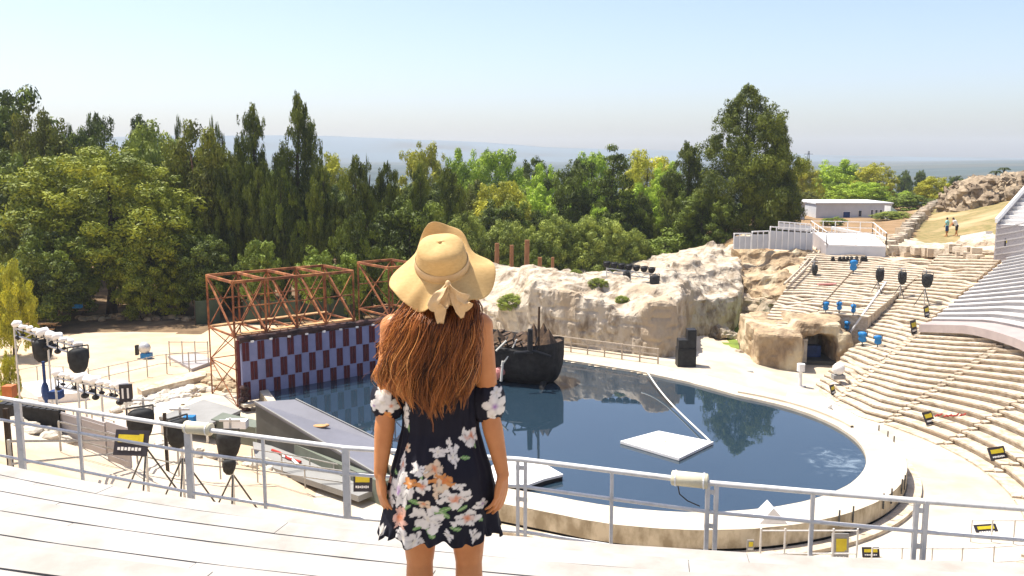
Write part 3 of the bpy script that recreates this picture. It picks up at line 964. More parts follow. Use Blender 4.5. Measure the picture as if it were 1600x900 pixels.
def sublobes(cx, cy, cz, r, k, rs, rg, tint, squash=1.0):
    out = []
    for _ in range(k):
        d = rg.normal(size=3); d /= np.linalg.norm(d)
        d[2] = d[2] * .9 + .12
        q = r * (.62 + .45 * rg.random())
        s = rs * (.6 + .8 * rg.random())
        out.append((cx + d[0] * q, cy + d[1] * q, cz + d[2] * q * squash, s, s, s * .8, float(np.clip(tint + rg.normal() * .2, 0, 1))))
    return out

# unit crowns: height 1 (z 0..1), width about 1 (x, y -0.5..0.5)
def crown_round(seed, n=20, lowcut=.0, lobe=.17, sub=9):
    rg = np.random.default_rng(seed); L = []
    for i in range(n):
        a = i * 2.4 + rg.random(); h = (i + .5) / n
        h = lowcut + (1 - lowcut) * h
        R = .40 * math.sqrt(max(.02, 1 - ((h - .42) / .60) ** 2)) * (.8 + .35 * rg.random())
        L += sublobes(R * math.cos(a), R * math.sin(a), .10 + h * .80, lobe * (.75 + .5 * rg.random()), sub, lobe * .48, rg, .5 + .15 * rg.normal())
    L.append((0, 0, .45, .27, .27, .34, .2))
    return L
def crown_cypress(seed, n=44, prof=None, sub=6, rag=.35, ts=1.0):
    rg = np.random.default_rng(seed); L = []
    prof = prof or [(0, .22), (.15, .42), (.5, .44), (.8, .28), (.93, .16), (1, .03)]
    for i in range(n):
        h = ((i + rg.random()) / n) ** 1.05
        w_ = interp(prof, h) * (1 - rag * .5 + rag * rg.random())
        a = rg.random() * 6.283
        s = (.050 + .085 * w_ / .44 * (.6 + .7 * rg.random())) * ts
        tint = float(np.clip(.45 + .25 * rg.normal(), 0, 1))
        for k in range(sub):
            d = rg.normal(size=3) * .6
            q = s * .9
            L.append((w_ * .8 * math.cos(a) + d[0] * q, w_ * .8 * math.sin(a) + d[1] * q, min(.985, h * .96 + d[2] * q * .42 + .02), s * .52, s * .52, s * .42, float(np.clip(tint + .12 * rg.normal(), 0, 1))))
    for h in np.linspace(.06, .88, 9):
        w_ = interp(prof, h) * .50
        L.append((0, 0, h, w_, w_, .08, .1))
    return L
def crown_tier(seed):
    rg = np.random.default_rng(seed); L = []
    for i in range(26):
        h = i / 26; w_ = .46 * (1 - h) ** .75 + .03
        for k in range(int(7 * (1 - h) + 3)):
            a = rg.random() * 6.283; q = w_ * (.55 + .5 * rg.random())
            s = .05 + .05 * rg.random() * (1.3 - h)
            L.append((q * math.cos(a), q * math.sin(a), h * .96 + .03 * rg.normal(), s * 1.5, s * 1.5, s * .42, float(np.clip(.4 + .3 * rg.normal(), 0, 1))))
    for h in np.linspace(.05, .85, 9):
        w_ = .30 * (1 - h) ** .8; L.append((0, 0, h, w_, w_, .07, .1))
    return L
PROTO = {}
def proto(key, lobes, per, size, m, seed, up=0.0):
    PROTO[key] = leaf_mesh('crown', lobes, per, size, LEAF[m], seed, up=up)
for i in range(2):
    proto('broad%d' % i, crown_round(11 + i, 34, 0, .130, 12), 62000, .0125, 'broad', i)
    proto('bright%d' % i, crown_round(31 + i, 22, .05, .17, 9), 25000, .0190, 'bright', i)
    proto('yellow%d' % i, crown_round(41 + i, 22, .05, .17, 9), 24000, .0190, 'yellow', i)
    proto('olive%d' % i, crown_round(51 + i, 26, .0, .15, 11), 32000, .0172, 'olive', i)
    proto('dark%d' % i, crown_round(61 + i, 26, 0, .165, 9), 34000, .0185, 'dark', i)
    proto('cypress%d' % i, crown_cypress(71 + i, 64), 42000, .0160, 'cypress', i, up=.12)
    proto('brownish%d' % i, crown_round(81 + i, 26, 0, .15, 10), 32000, .0172, 'brownish', i)
    proto('vivid%d' % i, crown_round(91 + i, 18, 0, .18, 9), 9000, .030, 'vivid', i)
proto('bigcypress', crown_cypress(101, 150, [(0, .40), (.12, .50), (.45, .47), (.66, .34), (.78, .29), (.86, .17), (.94, .09), (1, .03)], 6, .30, .80), 110000, .0118, 'cypress', 5, up=.12)
proto('column', crown_cypress(111, 40, [(0, .30), (.2, .45), (.75, .45), (.92, .32), (1, .1)], 4, .12), 9000, .026, 'dark', 6, up=.3)
proto('tier', crown_tier(121), 24000, .0150, 'dark', 7)
proto('raggedpine', crown_cypress(131, 40, [(0, .15), (.25, .34), (.5, .46), (.75, .40), (.92, .30), (1, .10)], 7, .8), 22000, .0200, 'dark', 8, up=.1)

def trunk_mesh(h, r, seed, limbs=7, crown0=.3, spread=.28, kind='t'):
    rg = random.Random(seed); b = MB()
    pts = []; x = y = 0
    for i in range(9):
        t = i / 8; pts.append((x, y, h * .93 * t)); x += rg.uniform(-1, 1) * h * .012; y += rg.uniform(-1, 1) * h * .012
    b.tube([(pts[0][0], pts[0][1], -.4)] + pts, [r * 1.35] + [r * (1.25 if i == 0 else (1 - .82 * i / 8)) for i in range(9)], 9)
    for k in range(limbs):
        t = crown0 + (.85 - crown0) * k / limbs; i = int(t * 8)
        p = Vector(pts[i]); a = rg.random() * 6.283; l = h * spread * (1.15 - t) * rg.uniform(.8, 1.2)
        q = p + Vector((math.cos(a) * l, math.sin(a) * l, l * rg.uniform(.45, .9)))
        m_ = p.lerp(q, .5) + Vector((0, 0, l * .12))
        b.tube([p, m_, q], [r * (1 - .75 * t) * .55, r * .3 * (1 - t * .5), r * .08], 6)
    return b
ntree = 0
def tree(kind, px, top, wpx, Y, label, group=None, crown0=.0, name='tree', depth=1.0, red=False, bright=None, tr=None):
    """kind of crown, column and row of its tip, its width in the view and its distance"""
    global ntree
    ntree += 1
    a = ray(px, top); p = Vector((0, 0, CH)) + a * (Y / a.y)
    x = p.x; zb = ground(x, Y); H = p.z - zb
    W = wpx / FPX * Y * 1.01
    root = empty(name, (x, Y, zb), 0, label, 'tree' if H > 3.2 else 'bush', group)
    me = PROTO[kind]
    c = bpy.data.objects.new('crown', me); COL.objects.link(c); c.parent = root
    c0 = crown0 * H
    c.location = (0, 0, c0); c.scale = (W, W * depth, H - c0)
    c.rotation_euler = (0, 0, (ntree * 2.39996) % 6.283)
    if depth != 1.0: c.rotation_euler = (0, 0, 0)
    r = tr or max(.06, min(.45, H * .019))
    t = trunk_mesh(H * (.94 if H > 4 else .7), r, ntree, 6, max(.12, crown0), W / H * .42 if H > 0 else .3).build('trunk', M['barkred'] if red else M['bark'], None, smooth=True)
    t.parent = root
    return root
T = tree
G_ = 'trees behind the stage'
# front row on the left
T('dark0', -6, 160, 190, 98, 'tall dark pine at the far left edge of the photo', G_)
T('brownish0', 62, 178, 120, 93, 'tall olive brown tree beside the dark pine at the left edge', G_, .1)
T('dark1', 30, 250, 150, 84, 'dark lower tree below the tall pine at the left edge', G_)
T('cypress0', 20, 345, 90, 77, 'dark green tree close to the ground at the left edge', G_)
T('broad0', 158, 232, 275, 80, 'broad light olive tree with rounded crown, the largest on the left', G_, .22, depth=.8, tr=.42)
T('broad1', 250, 300, 110, 79, 'smaller light olive tree touching the right side of the broadest one', G_, .2)
T('brownish1', 310, 205, 125, 84, 'tall brownish green tree with reddish trunk right of the broadest tree', G_, .16, red=True)
T('olive1', 238, 205, 130, 92, 'rounded olive tree standing behind the broadest tree on the left', G_, .1)
T('raggedpine', 142, 178, 76, 104, 'ragged thin pine with gaps, its tip above the broad tree', G_, .1)
T('raggedpine', 222, 180, 66, 108, 'ragged pine top with a leaning crown left of the narrow cypress tips', G_, .1)
T('column', 105, 193, 26, 108, 'narrow dark cypress tip left of the thin ragged pine', G_)
T('column', 142, 176, 18, 112, 'very narrow dark cypress tip rising over the thin ragged pine', G_)
T('column', 276, 181, 22, 106, 'narrow dark cypress tip left of the brownish tree top', G_)
T('column', 331, 181, 12, 108, 'thin pointed cypress tip right of the brownish tree top, the taller of two', G_)
T('column', 340, 192, 22, 112, 'narrow cypress right beside the thin pointed tip', G_)
T('dark0', 115, 225, 110, 100, 'dark tree filling the gap behind the broad olive tree', G_)
T('cypress0', 390, 163, 74, 88, 'tall ragged cypress, left one of the tall pair', G_, .02)
T('cypress1', 466, 143, 88, 88, 'tallest cypress on the left, right one of the tall pair', G_, .02)
T('cypress1', 408, 248, 62, 82, 'dense dark cypress standing in front of the tall pair', G_)
T('cypress0', 350, 255, 70, 82, 'shaded cypress between the brownish tree and the tall pair', G_)
T('raggedpine', 440, 262, 60, 80, 'dark ragged tree below the tallest cypress on the left', G_)
T('cypress1', 500, 245, 64, 82, 'dark cypress right below the tallest one on the left', G_)
T('cypress0', 556, 243, 78, 82, 'dark green cypress with two pointed tips above the rusty scaffold', G_)
T('raggedpine', 560, 330, 70, 76, 'very dark cypress standing low behind the rusty scaffold', G_)
T('cypress1', 606, 252, 66, 84, 'dark cypress left of the straw hat', G_)
T('column', 572, 242, 8, 83, 'tiny pointed tip beside the double tipped cypress', G_)
T('cypress0', 655, 256, 52, 86, 'narrow dark cypress directly above the straw hat', G_)
T('cypress1', 702, 258, 66, 88, 'dark cypress above the right side of the straw hat', G_)
T('dark1', 640, 320, 120, 80, 'dark tree behind the left half of the straw hat', G_)
# bright small ones at the foot of the row
T('vivid0', 405, 378, 62, 66, 'bright green round bush behind the left end of the rusty scaffold', None, .45, name='bush')
T('vivid1', 492, 396, 60, 67, 'bright green bush seen through the middle of the rusty scaffold', None, .45, name='bush')
T('vivid0', 548, 398, 50, 68, 'bright green bush at the right end of the larger rusty scaffold', None, .45, name='bush')
T('vivid1', 622, 412, 46, 69, 'bright green bush seen through the smaller rusty scaffold', None, .45, name='bush')
T('yellow0', 12, 415, 66, 62, 'yellow green bush at the left edge of the photo', None, name='bush')
T('dark1', 322, 372, 96, 78, 'dark bushy tree left of the rusty scaffold', None, .15)
T('dark0', 78, 372, 120, 74, 'dark green bushy tree beside the yellow bush on the left', None, .05)
T('broad0', 232, 372, 130, 78, 'low hanging olive tree right of the dark trunk', None)
# middle, behind the hat and the rocks
G2 = 'bright trees in the middle distance'
T('yellow0', 522, 248, 72, 125, 'bright yellow green tree peeping over the cypresses left of the hat', G2)
T('yellow1', 660, 233, 76, 130, 'round yellow green tree top above the straw hat', G2)
T('bright0', 722, 246, 66, 135, 'bright green tree top right above the hat, left of the biggest bright one', G2)
T('bright1', 778, 236, 92, 130, 'biggest bright green tree top in the middle of the photo', G2)
T('dark0', 832, 256, 66, 140, 'blue green darker tree top right of the biggest bright one', G2)
T('bright0', 850, 268, 60, 128, 'green tree in the dip of the tree line', G2)
T('yellow0', 780, 290, 98, 108, 'yellow olive round tree below the biggest bright tree top', G2)
T('dark1', 790, 318, 86, 104, 'dark shaded tree under the yellow olive one', G2)
T('bright1', 745, 290, 60, 118, 'bright green tree just right of the hat', G2)
T('bright0', 838, 300, 76, 115, 'mid green tree right of the yellow olive one', G2)
T('raggedpine', 893, 250, 96, 106, 'dark green pine left of the conical brown green one', G2)
T('tier', 964, 219, 110, 102, 'conical brown green conifer with pointed tip in the middle', G2)
T('bright1', 925, 240, 74, 132, 'bright green tree left of the conical conifer', G2)
T('yellow1', 1012, 243, 88, 130, 'bright yellow green tree right of the conical conifer', G2)
T('bright0', 1045, 262, 60, 125, 'light green tree left of the giant cypress group', G2)
T('bright1', 1018, 312, 54, 110, 'vivid green tree low between the conifer and the giant cypress', G2)
T('cypress0', 1000, 300, 60, 104, 'dark tree below the right flank of the conical conifer', G2)
G3 = 'olive trees behind the rock'
T('olive0', 788, 345, 84, 91, 'grey green olive tree behind the rusty poles', G3)
T('olive1', 862, 343, 86, 92, 'grey green olive tree right of the rusty poles', G3)
T('olive0', 928, 338, 100, 93, 'wide olive tree above the middle of the rock outcrop', G3)
T('olive1', 985, 362, 70, 95, 'olive tree above the hanging floodlights', G3)
T('olive0', 730, 330, 70, 90, 'olive tree behind the right brim of the hat', G3)
T('dark0', 850, 380, 60, 90, 'dark low tree behind the short rusty poles', G3)
T('olive1', 700, 345, 90, 86, 'dusky olive tree behind the hat', G3)
T('vivid1', 1040, 368, 96, 97, 'vivid green bush left of the foot of the giant cypress', None, name='bush')
T('vivid0', 1068, 350, 40, 98, 'small vivid green bush leaning on the giant cypress', None, name='bush')
# the giant
T('bigcypress', 1172, 130, 152, 100, 'giant dark cypress towering over everything right of the centre', None, name='giant_cypress')
T('cypress1', 1075, 220, 84, 102, 'dark cypress leaning on the left side of the giant one', None, name='cypress')
T('dark0', 1100, 300, 90, 98, 'dark skirt of cypress below the giant one on its left', None, name='cypress')
T('cypress0', 1216, 178, 52, 104, 'dark cypress fused to the right shoulder of the giant one', None, name='cypress')
T('dark1', 1215, 265, 64, 100, 'dark bushy cypress at the right foot of the giant one', None, name='cypress')
# right background
G4 = 'trees behind the white buildings'
T('yellow0', 1257, 252, 52, 160, 'yellow green tree immediately right of the giant cypress', G4)
T('bright0', 1312, 256, 78, 165, 'bright green tree behind the long white building', G4)
T('yellow1', 1366, 259, 66, 160, 'yellow tinged tree above the right end of the long white building', G4)
T('brownish0', 1262, 300, 40, 140, 'sparse brownish tree between the two white buildings', G4)
T('bright1', 1345, 285, 80, 150, 'green tree low behind the roof of the long white building', G4)
T('yellow0', 1463, 278, 52, 150, 'yellow round tree left of the ruined stone wall', G4)
T('vivid0', 1420, 305, 66, 140, 'vivid green bush right of the long white building', None, name='bush')
T('bright1', 1482, 300, 36, 148, 'green tree touching the ruined stone wall', G4)
T('dark0', 1415, 270, 24, 230, 'small dark tree far away, left of a pair', G4)
T('dark1', 1438, 268, 20, 235, 'small dark tree far away, right of a pair', G4)
T('dark0', 1494, 276, 22, 230, 'small dark tree far away above the ruined wall', G4)
T('vivid1', 1302, 340, 34, 108, 'vivid green bush in front of the white building wall', None, name='bush')
T('olive0', 1395, 330, 56, 116, 'olive green bush at the right end of the white building', None, name='bush')
T('yellow1', 12, 555, 30, 38, 'small yellow green shrub by the light rig at the left edge', None, name='bush')
# the wood closing the gaps behind, tree by tree
rg = random.Random(4)
for i in range(46):
    px = -60 + i * 28 + rg.uniform(-8, 8)
    if px > 1210: break
    Y = rg.choice([112, 118, 124, 130])
    lo = interp([(-60, 215), (100, 232), (350, 235), (520, 280), (740, 275), (860, 300), (1050, 290), (1210, 300)], px)
    k = rg.choice(['dark0', 'dark1', 'olive0', 'cypress1']) if px < 720 else rg.choice(['bright0', 'olive1', 'dark1', 'brownish1', 'bright1'])
    T(k, px, lo + rg.uniform(5, 30), rg.uniform(70, 95), Y, 'one of the shaded trees filling the depth of the wood behind the front row', 'shaded trees deep in the wood')
for i in range(12):
    px = 1230 + i * 34 + rg.uniform(-8, 8)
    if px > 1500: break
    T(rg.choice(['bright0', 'olive1', 'brownish1']), px, rg.uniform(285, 300) if px < 1400 else 300, rg.uniform(50, 70), 185, 'one of the hazy low trees behind the white buildings', 'hazy low trees behind the white buildings')
# ------------------------------------------------------------ foreground railing
RZ = 9.452
def on_rail(px, py, h=1.1):
    return at(px, py, RZ + h)
rail_pts = [on_rail(*q) for q in ((-230, 590), (-110, 606), (0, 622), (293, 668), (540, 700), (815, 718), (1113, 755), (1440, 783), (1600, 795), (1790, 812))]
rail_pts = [Vector((p.x, p.y, RZ)) for p in rail_pts]
def along(px, h=1.1):  # the point of the railing line seen in image column px
    u = (px - 800) / FPX
    for a, b in zip(rail_pts, rail_pts[1:]):
        def f(p):
            d = math.cos(PITCH) * p.y - math.sin(PITCH) * (p.z + h - CH)
            return p.x / d - u
        fa, fb = f(a), f(b)
        if fa <= 0 <= fb: return a.lerp(b, fa / (fa - fb))
    return rail_pts[0]
rl = empty('guard_railing', along(690), 0, 'long grey tubular railing with three rails crossing the photo behind the woman', 'railing')
for h, r in ((1.10, .030), (.775, .021), (.225, .021)):
    b = MB()
    b.tube([p + Vector((0, 0, h)) for p in rail_pts], r, 10)
    b.build('rail', M['paint'], rl, smooth=True)
def rail_post(px, kind):
    p = along(px); b = MB()
    d = Vector((.957, -.29, 0))
    if kind == 2:
        for s_ in (-1, 1): b.beam(p + d * (.045 * s_), p + d * (.045 * s_) + Vector((0, 0, 1.11)), .042, .05)
        for h in (.12, .62, 1.0): b.beam(p - d * .07 + Vector((0, 0, h)), p + d * .07 + Vector((0, 0, h)), .012, .05)
    elif kind == 1: b.beam(p, p + Vector((0, 0, 1.11)), .085, .06)
    else: b.beam(p, p + Vector((0, 0, 1.09)), .036, .04)
    b.build('post', M['paint'], rl)
    b = MB(); b.box(p + Vector((0, 0, .008)), (.16 if kind else .1, .12, .016), rz=-.29); b.build('foot_plate', M['paint'], rl)
for px, k in ((-200, 1), (-100, 0), (30, 1), (130, 0), (293, 1), (415, 0), (540, 1), (668, 0), (815, 2), (962, 0), (1113, 2), (1275, 0), (1440, 2), (1640, 0)): rail_post(px, k)
def wrap(px, label):
    p = along(px) + Vector((0, 0, 1.11)); d = Vector((.957, -.29, 0))
    t = empty('foam_wrap', p, 0, label, 'foam wrap')
    b = MB(); b.tube([p - d * .195, p - d * .185, p + d * .185, p + d * .195], [.07, .085, .085, .07], 18, sq=.95)
    b.build('cover', M['cream'], t, smooth=True)
    for s_ in (-1, 1):
        b = MB(); b.tube([p + d * (.15 * s_ - .008), p + d * (.15 * s_ + .008)], .088, 18); b.build('strap', M['white'], t)
wrap(311, 'cream cylindrical cover wrapped round the top rail left of the woman')
wrap(1080, 'cream cylindrical cover wrapped round the top rail right of the woman')
p0 = along(1062); b = MB()
b.tube([p0 + Vector((.0, 0, 1.05)), p0 + Vector((.03, .02, .92)), p0 + Vector((.12, .03, .84)), p0 + Vector((.25, .0, .79))], .007, 6)
tag(b.build('cable', M['black'], loc=p0), 'thin dark cable hanging down from the right cream cover', 'cable')

# ------------------------------------------------------------ chequered wall at the back of the pool
W0 = at(381, 627, .55); wd = Vector((.77, .638, 0)); wn = Vector((.638, -.77, 0))
WL, WH = 13.4, 3.35
cw = empty('chequered_wall', (W0.x, W0.y, .5), 0, 'stage wall chequered with lilac and maroon panels along the back of the pool', 'stage wall')
def wp(s, h, o=0.0): return W0 + wd * s + wn * o + Vector((0, 0, h))
b = MB(); b.raw([wp(0, 0), wp(WL, 0), wp(WL, WH), wp(0, WH), wp(0, 0, -.35), wp(WL, 0, -.35), wp(WL, WH, -.35), wp(0, WH, -.35)],
                [(0, 1, 2, 3), (7, 6, 5, 4), (0, 3, 7, 4), (1, 5, 6, 2), (3, 2, 6, 7)])
b.build('wall', M['lilac'], cw)
nc = 30; cwid = WL / nc; rh = WH / 3
rows_ = 0
for r in range(3):
    for c in range(nc):
        if (c + r) % 2 == 0 and rows_ < 60:
            s0 = c * cwid; b = MB()
            z0 = r * rh + .02; z1 = (r + 1) * rh - .05
            for q in range(2):
                a_, e_ = s0 + .03 + q * cwid * .47, s0 + .03 + (q + 1) * cwid * .47 - .035
                b.raw([wp(a_, z0, .004), wp(e_, z0, .004), wp(e_, z1, .004), wp(a_, z1, .004), wp(a_, z0, .045), wp(e_, z0, .045), wp(e_, z1, .045), wp(a_, z1, .045)],
                      [(4, 5, 6, 7), (0, 4, 7, 3), (1, 2, 6, 5), (3, 7, 6, 2), (0, 1, 5, 4)])
            b.build('maroon_panel', M['maroon'], cw)
b = MB()
rr_ = random.Random(3)
pts = []
for i in range(40):
    s_ = -.12 + (WL + .24) * i / 39
    pts.append(wp(s_, WH + .12 + rr_.uniform(-.03, .03), -.12))
b.tube(pts, [.20 + rr_.uniform(-.03, .04) for _ in pts], 9)
b.build('capping', M['wallcap'], cw, smooth=False)
for i in range(11):
    b = MB(); b.box(wp(i * 1.1 + .6, WH - .02, .10), (.16, .12, .10)); b.build('wall_light', M['white'], cw)
b = MB(); b.beam(wp(-.3, -.08, .5), wp(WL, -.08, .5), .5, .16); tag(b.build('kerb', M['rim'], loc=wp(0, 0, .5)), 'pale kerb running along the foot of the chequered wall', 'kerb')
# thin column fixture at the left end of the wall
b = MB(); b.beam(wp(-.16, -.4, -.1), wp(-.16, WH + .1, -.1), .16); b.build('end_post', M['maroon'], cw)
b = MB()
for k in range(14):
    b.ball(wp(-.25 + .35 * rr_.random(), -.45 + k * .1, .1 + .2 * rr_.random()), (.22, .2, .14), 6, 4)
tag(b.build('cable_bundle', M['wallcap'], loc=wp(-.2, -.5)), 'dark tangle of cables at the left foot of the chequered wall', 'cables')

# ------------------------------------------------------------ rusty scaffolds
def scaffold(name, label, s0, s1, bays, ztop=7.15, zmid=4.1, plank=True, z0=.05, o0=-.75, o1=-4.5):
    def sp(s, o, z): q = W0 + wd * s + wn * o; return Vector((q.x, q.y, z))
    t = empty(name, sp(s0, o0, z0), 0, label, 'scaffold')
    n = bays
    for i in range(n + 1):
        s_ = s0 + (s1 - s0) * i / n
        for o in (o0, o1):
            b = MB(); b.beam(sp(s_, o, z0), sp(s_, o, zmid), .065); b.beam(sp(s_, o, zmid), sp(s_, o, ztop), .10); b.build('upright', M['rust'], t)
    for o in (o0, o1):
        for z, w_ in ((ztop, .15), (zmid + .0, .10), ((ztop + zmid) / 2 + .1, .06), (2.2, .05)):
            b = MB(); b.beam(sp(s0, o, z), sp(s1, o, z), w_); b.build('ledger', M['rust'], t)
        for i in range(n):
            a_, e_ = s0 + (s1 - s0) * i / n, s0 + (s1 - s0) * (i + 1) / n
            b = MB()
            b.beam(sp(a_, o, zmid), sp(e_, o, ztop), .06); b.beam(sp(e_, o, zmid), sp(a_, o, ztop), .05)
            b.beam(sp(a_, o, z0), sp(e_, o, 2.2), .045); b.beam(sp(e_, o, z0), sp(a_, o, 2.2), .045)
            b.beam(sp(a_, o, 2.2), sp(e_, o, zmid), .045); b.beam(sp(e_, o, 2.2), sp(a_, o, zmid), .045)
            b.build('brace', M['rust'], t)
    for i in range(n + 1):
        s_ = s0 + (s1 - s0) * i / n
        for z, w_ in ((ztop, .14), (zmid, .10), (2.2, .05)):
            b = MB(); b.beam(sp(s_, o0, z), sp(s_, o1, z), w_); b.build('transom', M['rust'], t)
        b = MB()
        b.beam(sp(s_, o0, zmid), sp(s_, o1, ztop), .09); b.beam(sp(s_, o0, z0), sp(s_, o1, 2.2), .045); b.beam(sp(s_, o1, 2.2), sp(s_, o0, zmid), .045)
        b.build('brace', M['rust'], t)
    for i in range(2 * n):
        if plank:
            pass
    if plank:
        for o in (o0 - .25, o1 + .25):
            b = MB(); b.beam(sp(s0, o, zmid + .1), sp(s1, o, zmid + .1), .45, .06); b.build('plank', M['plank'], t)
    return t
scaffold('rusty_scaffold', 'large rusty steel scaffold truss behind the left half of the chequered wall', -.05, 7.5, 4)
scaffold('rusty_scaffold', 'smaller rusty scaffold frame half hidden by the left brim of the hat', 10.0, 12.6, 1, plank=False)
# rusty poles right of the hat
for px, top, wd_, lab in ((775, 380, .46, 'rusty pole nearest the hat, first from the left'), (798, 383, .40, 'rusty pole, second from the left of the five'), (822, 375, .50, 'tallest rusty pole, in the middle of the five'), (842, 402, .42, 'short rusty pole, fourth from the left'), (862, 402, .32, 'thinnest short rusty pole, the last to the right')):
    Y = 82 + (px - 775) * .03; p = aty(px, top, Y); b = MB()
    z0 = ground(p.x, Y) - .3
    b.tube([(p.x, Y, z0), (p.x + .06, Y, (z0 + p.z) / 2), (p.x + .1, Y, p.z)], [wd_ / 2, wd_ / 2.05, wd_ / 2.2], 10)
    tag(b.build('rusty_pole', M['rustpole'], smooth=False, loc=(p.x, Y, z0)), lab, 'pole', 'rusty poles behind the rock outcrop')
b = MB(); p = at(806, 462, 1.8); b.box(p, (.8, .6, .5)); b.ball(p + Vector((.1, 0, .25)), (.25, .25, .25), 8, 6)
b.box((p.x, p.y, (p.z - .35) / 2), (.5, .4, p.z - .35))
tag(b.build('red_machine', M['red'], loc=(p.x, p.y, 0)), 'small red machine behind the left end of the rock outcrop', 'machine')

# ------------------------------------------------------------ wrecked dark boat
Bo = at(850, 603, .86)
bt = empty('wrecked_boat', (Bo.x, Bo.y, .86), 0, 'charred black wooden boat with broken brown deck standing in the pool', 'boat')
ax = Vector((-.86, .50, 0)); sd = Vector((.50, .86, 0))
b = MB(); prof = [(-.35, .55, .9), (0, 1.25, 0.25), (.5, 1.6, .0), (1.3, 1.8, -.12), (2.3, 1.85, -.15), (3.6, 1.7, -.1), (4.9, 1.2, .1), (5.8, .6, .5), (6.3, .12, 1.0)]
vs = []; fs = []; K = 11
for s_, hw, zb in prof:
    zt_ = 2.65 - .35 * sst(0, 2.5, s_) + .6 * sst(3.5, 6.3, s_)
    for k in range(K):
        a = math.pi * k / (K - 1)
        o = -math.cos(a) * hw * (1.0 if k in (0, K - 1) else 1.06)
        z = zt_ - (zt_ - zb) * math.sin(a) ** .72
        q = Bo + ax * (s_ - .2) + sd * (o + .9)
        vs.append((q.x, q.y, .72 + z))
for i in range(len(prof) - 1):
    for k in range(K - 1): fs.append((i * K + k, i * K + k + 1, (i + 1) * K + k + 1, (i + 1) * K + k))
fs.append(tuple(range(K - 1, -1, -1)))
b.raw(vs, fs); h_ = b.build('hull', M['char'], bt, smooth=True)
def bq(s_, o, z): q = Bo + ax * (s_ - .2) + sd * (o + .9); return Vector((q.x, q.y, .72 + z))
b = MB(); b.raw([bq(0, -1.1, 2.5), bq(0, 1.1, 2.5), bq(3, 1.6, 2.3), bq(5, 1.0, 2.5), bq(5, -1.0, 2.5), bq(3, -1.6, 2.3)], [(0, 1, 2, 3, 4, 5)])
for k in range(9):
    b.beam(bq(.4 + k * .5, -1.5, 2.40), bq(.4 + k * .5, 1.5, 2.44 + .1 * (k % 3)), .30, .08)
b.build('deck', M['wreck'], bt)
b = MB()
for k, (s_, o, hh) in enumerate(((.3, -.2, .75), (.9, .3, .9), (1.5, .2, .85), (2.2, .5, .55), (3.0, .2, .45), (3.6, -.5, .7), (4.3, .0, .5))):
    b.raw([bq(s_ - .45, o - .5, 2.4), bq(s_ + .45, o - .4, 2.4), bq(s_ + .4, o + .5, 2.4), bq(s_ - .4, o + .5, 2.4), bq(s_, o, 2.4 + hh * (1.35 if s_ < 2 else 1))], [(0, 1, 4), (1, 2, 4), (2, 3, 4), (3, 0, 4)])
b.build('broken_planking', M['wreck'], bt)
b = MB()
for k in range(11):
    s_ = .2 + k * .5
    b.tube([bq(s_, -1.55 + .02 * k, 2.25), bq(s_ + .1, -1.75, 2.75 + .15 * (k % 2)), bq(s_ + .05, -1.55, 3.15 - .2 * (k % 3))], .05, 5)
b.build('rib', M['char'], bt)
b = MB(); b.tube([bq(.15, -1.2, 1.9), bq(1.2, -1.75, 2.2), bq(3, -1.9, 2.3), bq(5, -1.2, 2.6)], .09, 6); b.tube([bq(.1, 1.2, 2.4), bq(3, 1.85, 2.4), bq(5, 1.2, 2.6)], .09, 6)
b.build('gunwale', M['char'], bt)
m0 = at(828, 552, 3.0); 
b = MB(); b.tube([m0, m0 + Vector((.02, 0, 1.4))], [.17, .14], 8); b.build('stump_mast', M['black'], bt)
m1 = m0 + Vector((.5, .9, 0)); b = MB(); b.tube([m1, m1 + Vector((.05, .1, 2.5))], [.09, .07], 7); b.build('mast', M['wreck'], bt)
b = MB(); b.tube([m0 + Vector((-.9, -.4, .1)), m0 + Vector((.3, .0, .12)), m0 + Vector((1.2, .3, -.25))], .08, 6); b.build('spar', M['black'], bt)
b = MB(); q = at(846, 606, .95); b.tube([bq(.6, -.1, .3), q, q + Vector((.12, -.25, -.3))], [.22, .14, .06], 7); b.build('keel_post', M['char'], bt)
b = MB()
q = at(783, 572, 2.0)
b.tube([q, q + Vector((.5, 0, .7)), q + Vector((.9, -.1, 1.6))], .05, 5); b.tube([q + Vector((-.3, 0, .9)), q + Vector((.3, 0, 1.5))], .06, 5); b.tube([q + Vector((.0, 0, -.9)), q + Vector((.1, 0, .3))], .08, 5)
b.build('hanging_rope', M['rope'], bt)
b = MB(); b.ball(at(782, 580, 1.6), (.35, .3, .28), 8, 6); b.ball(at(776, 586, 1.4), (.22, .2, .3), 8, 6)
tag(b.build('pink_bundle', M['pink'], loc=at(782, 580, 1.2)), 'small pink bundle hanging by the boat beside the woman', 'bundle')

# ------------------------------------------------------------ fence in front of the carved rock
def post_fence(name, label, pts, h, rails, npost, m, pr_=.05, rr_=.035, group=None, cat='fence'):
    t = empty(name, pts[0], 0, label, cat, group)
    tot = [0]
    for a, b_ in zip(pts, pts[1:]): tot.append(tot[-1] + (b_ - a).length)
    def pos(s_):
        for i in range(len(pts) - 1):
            if s_ <= tot[i + 1] + 1e-6: return pts[i].lerp(pts[i + 1], (s_ - tot[i]) / max(1e-6, tot[i + 1] - tot[i]))
        return pts[-1]
    for k in range(npost):
        p = pos(tot[-1] * k / max(1, npost - 1)); b = MB()
        b.beam(p, p + Vector((0, 0, h + .03)), pr_); b.build('post', m, t)
    for r in rails:
        b = MB()
        for a, b_ in zip(pts, pts[1:]): b.beam(a + Vector((0, 0, r)), b_ + Vector((0, 0, r)), rr_)
        b.build('rail', m, t)
    return t
fa, fb = at(778, 546, .1), at(1030, 603, .1)
fa = at(842, 543, .92); fb = at(1028, 569, .92)
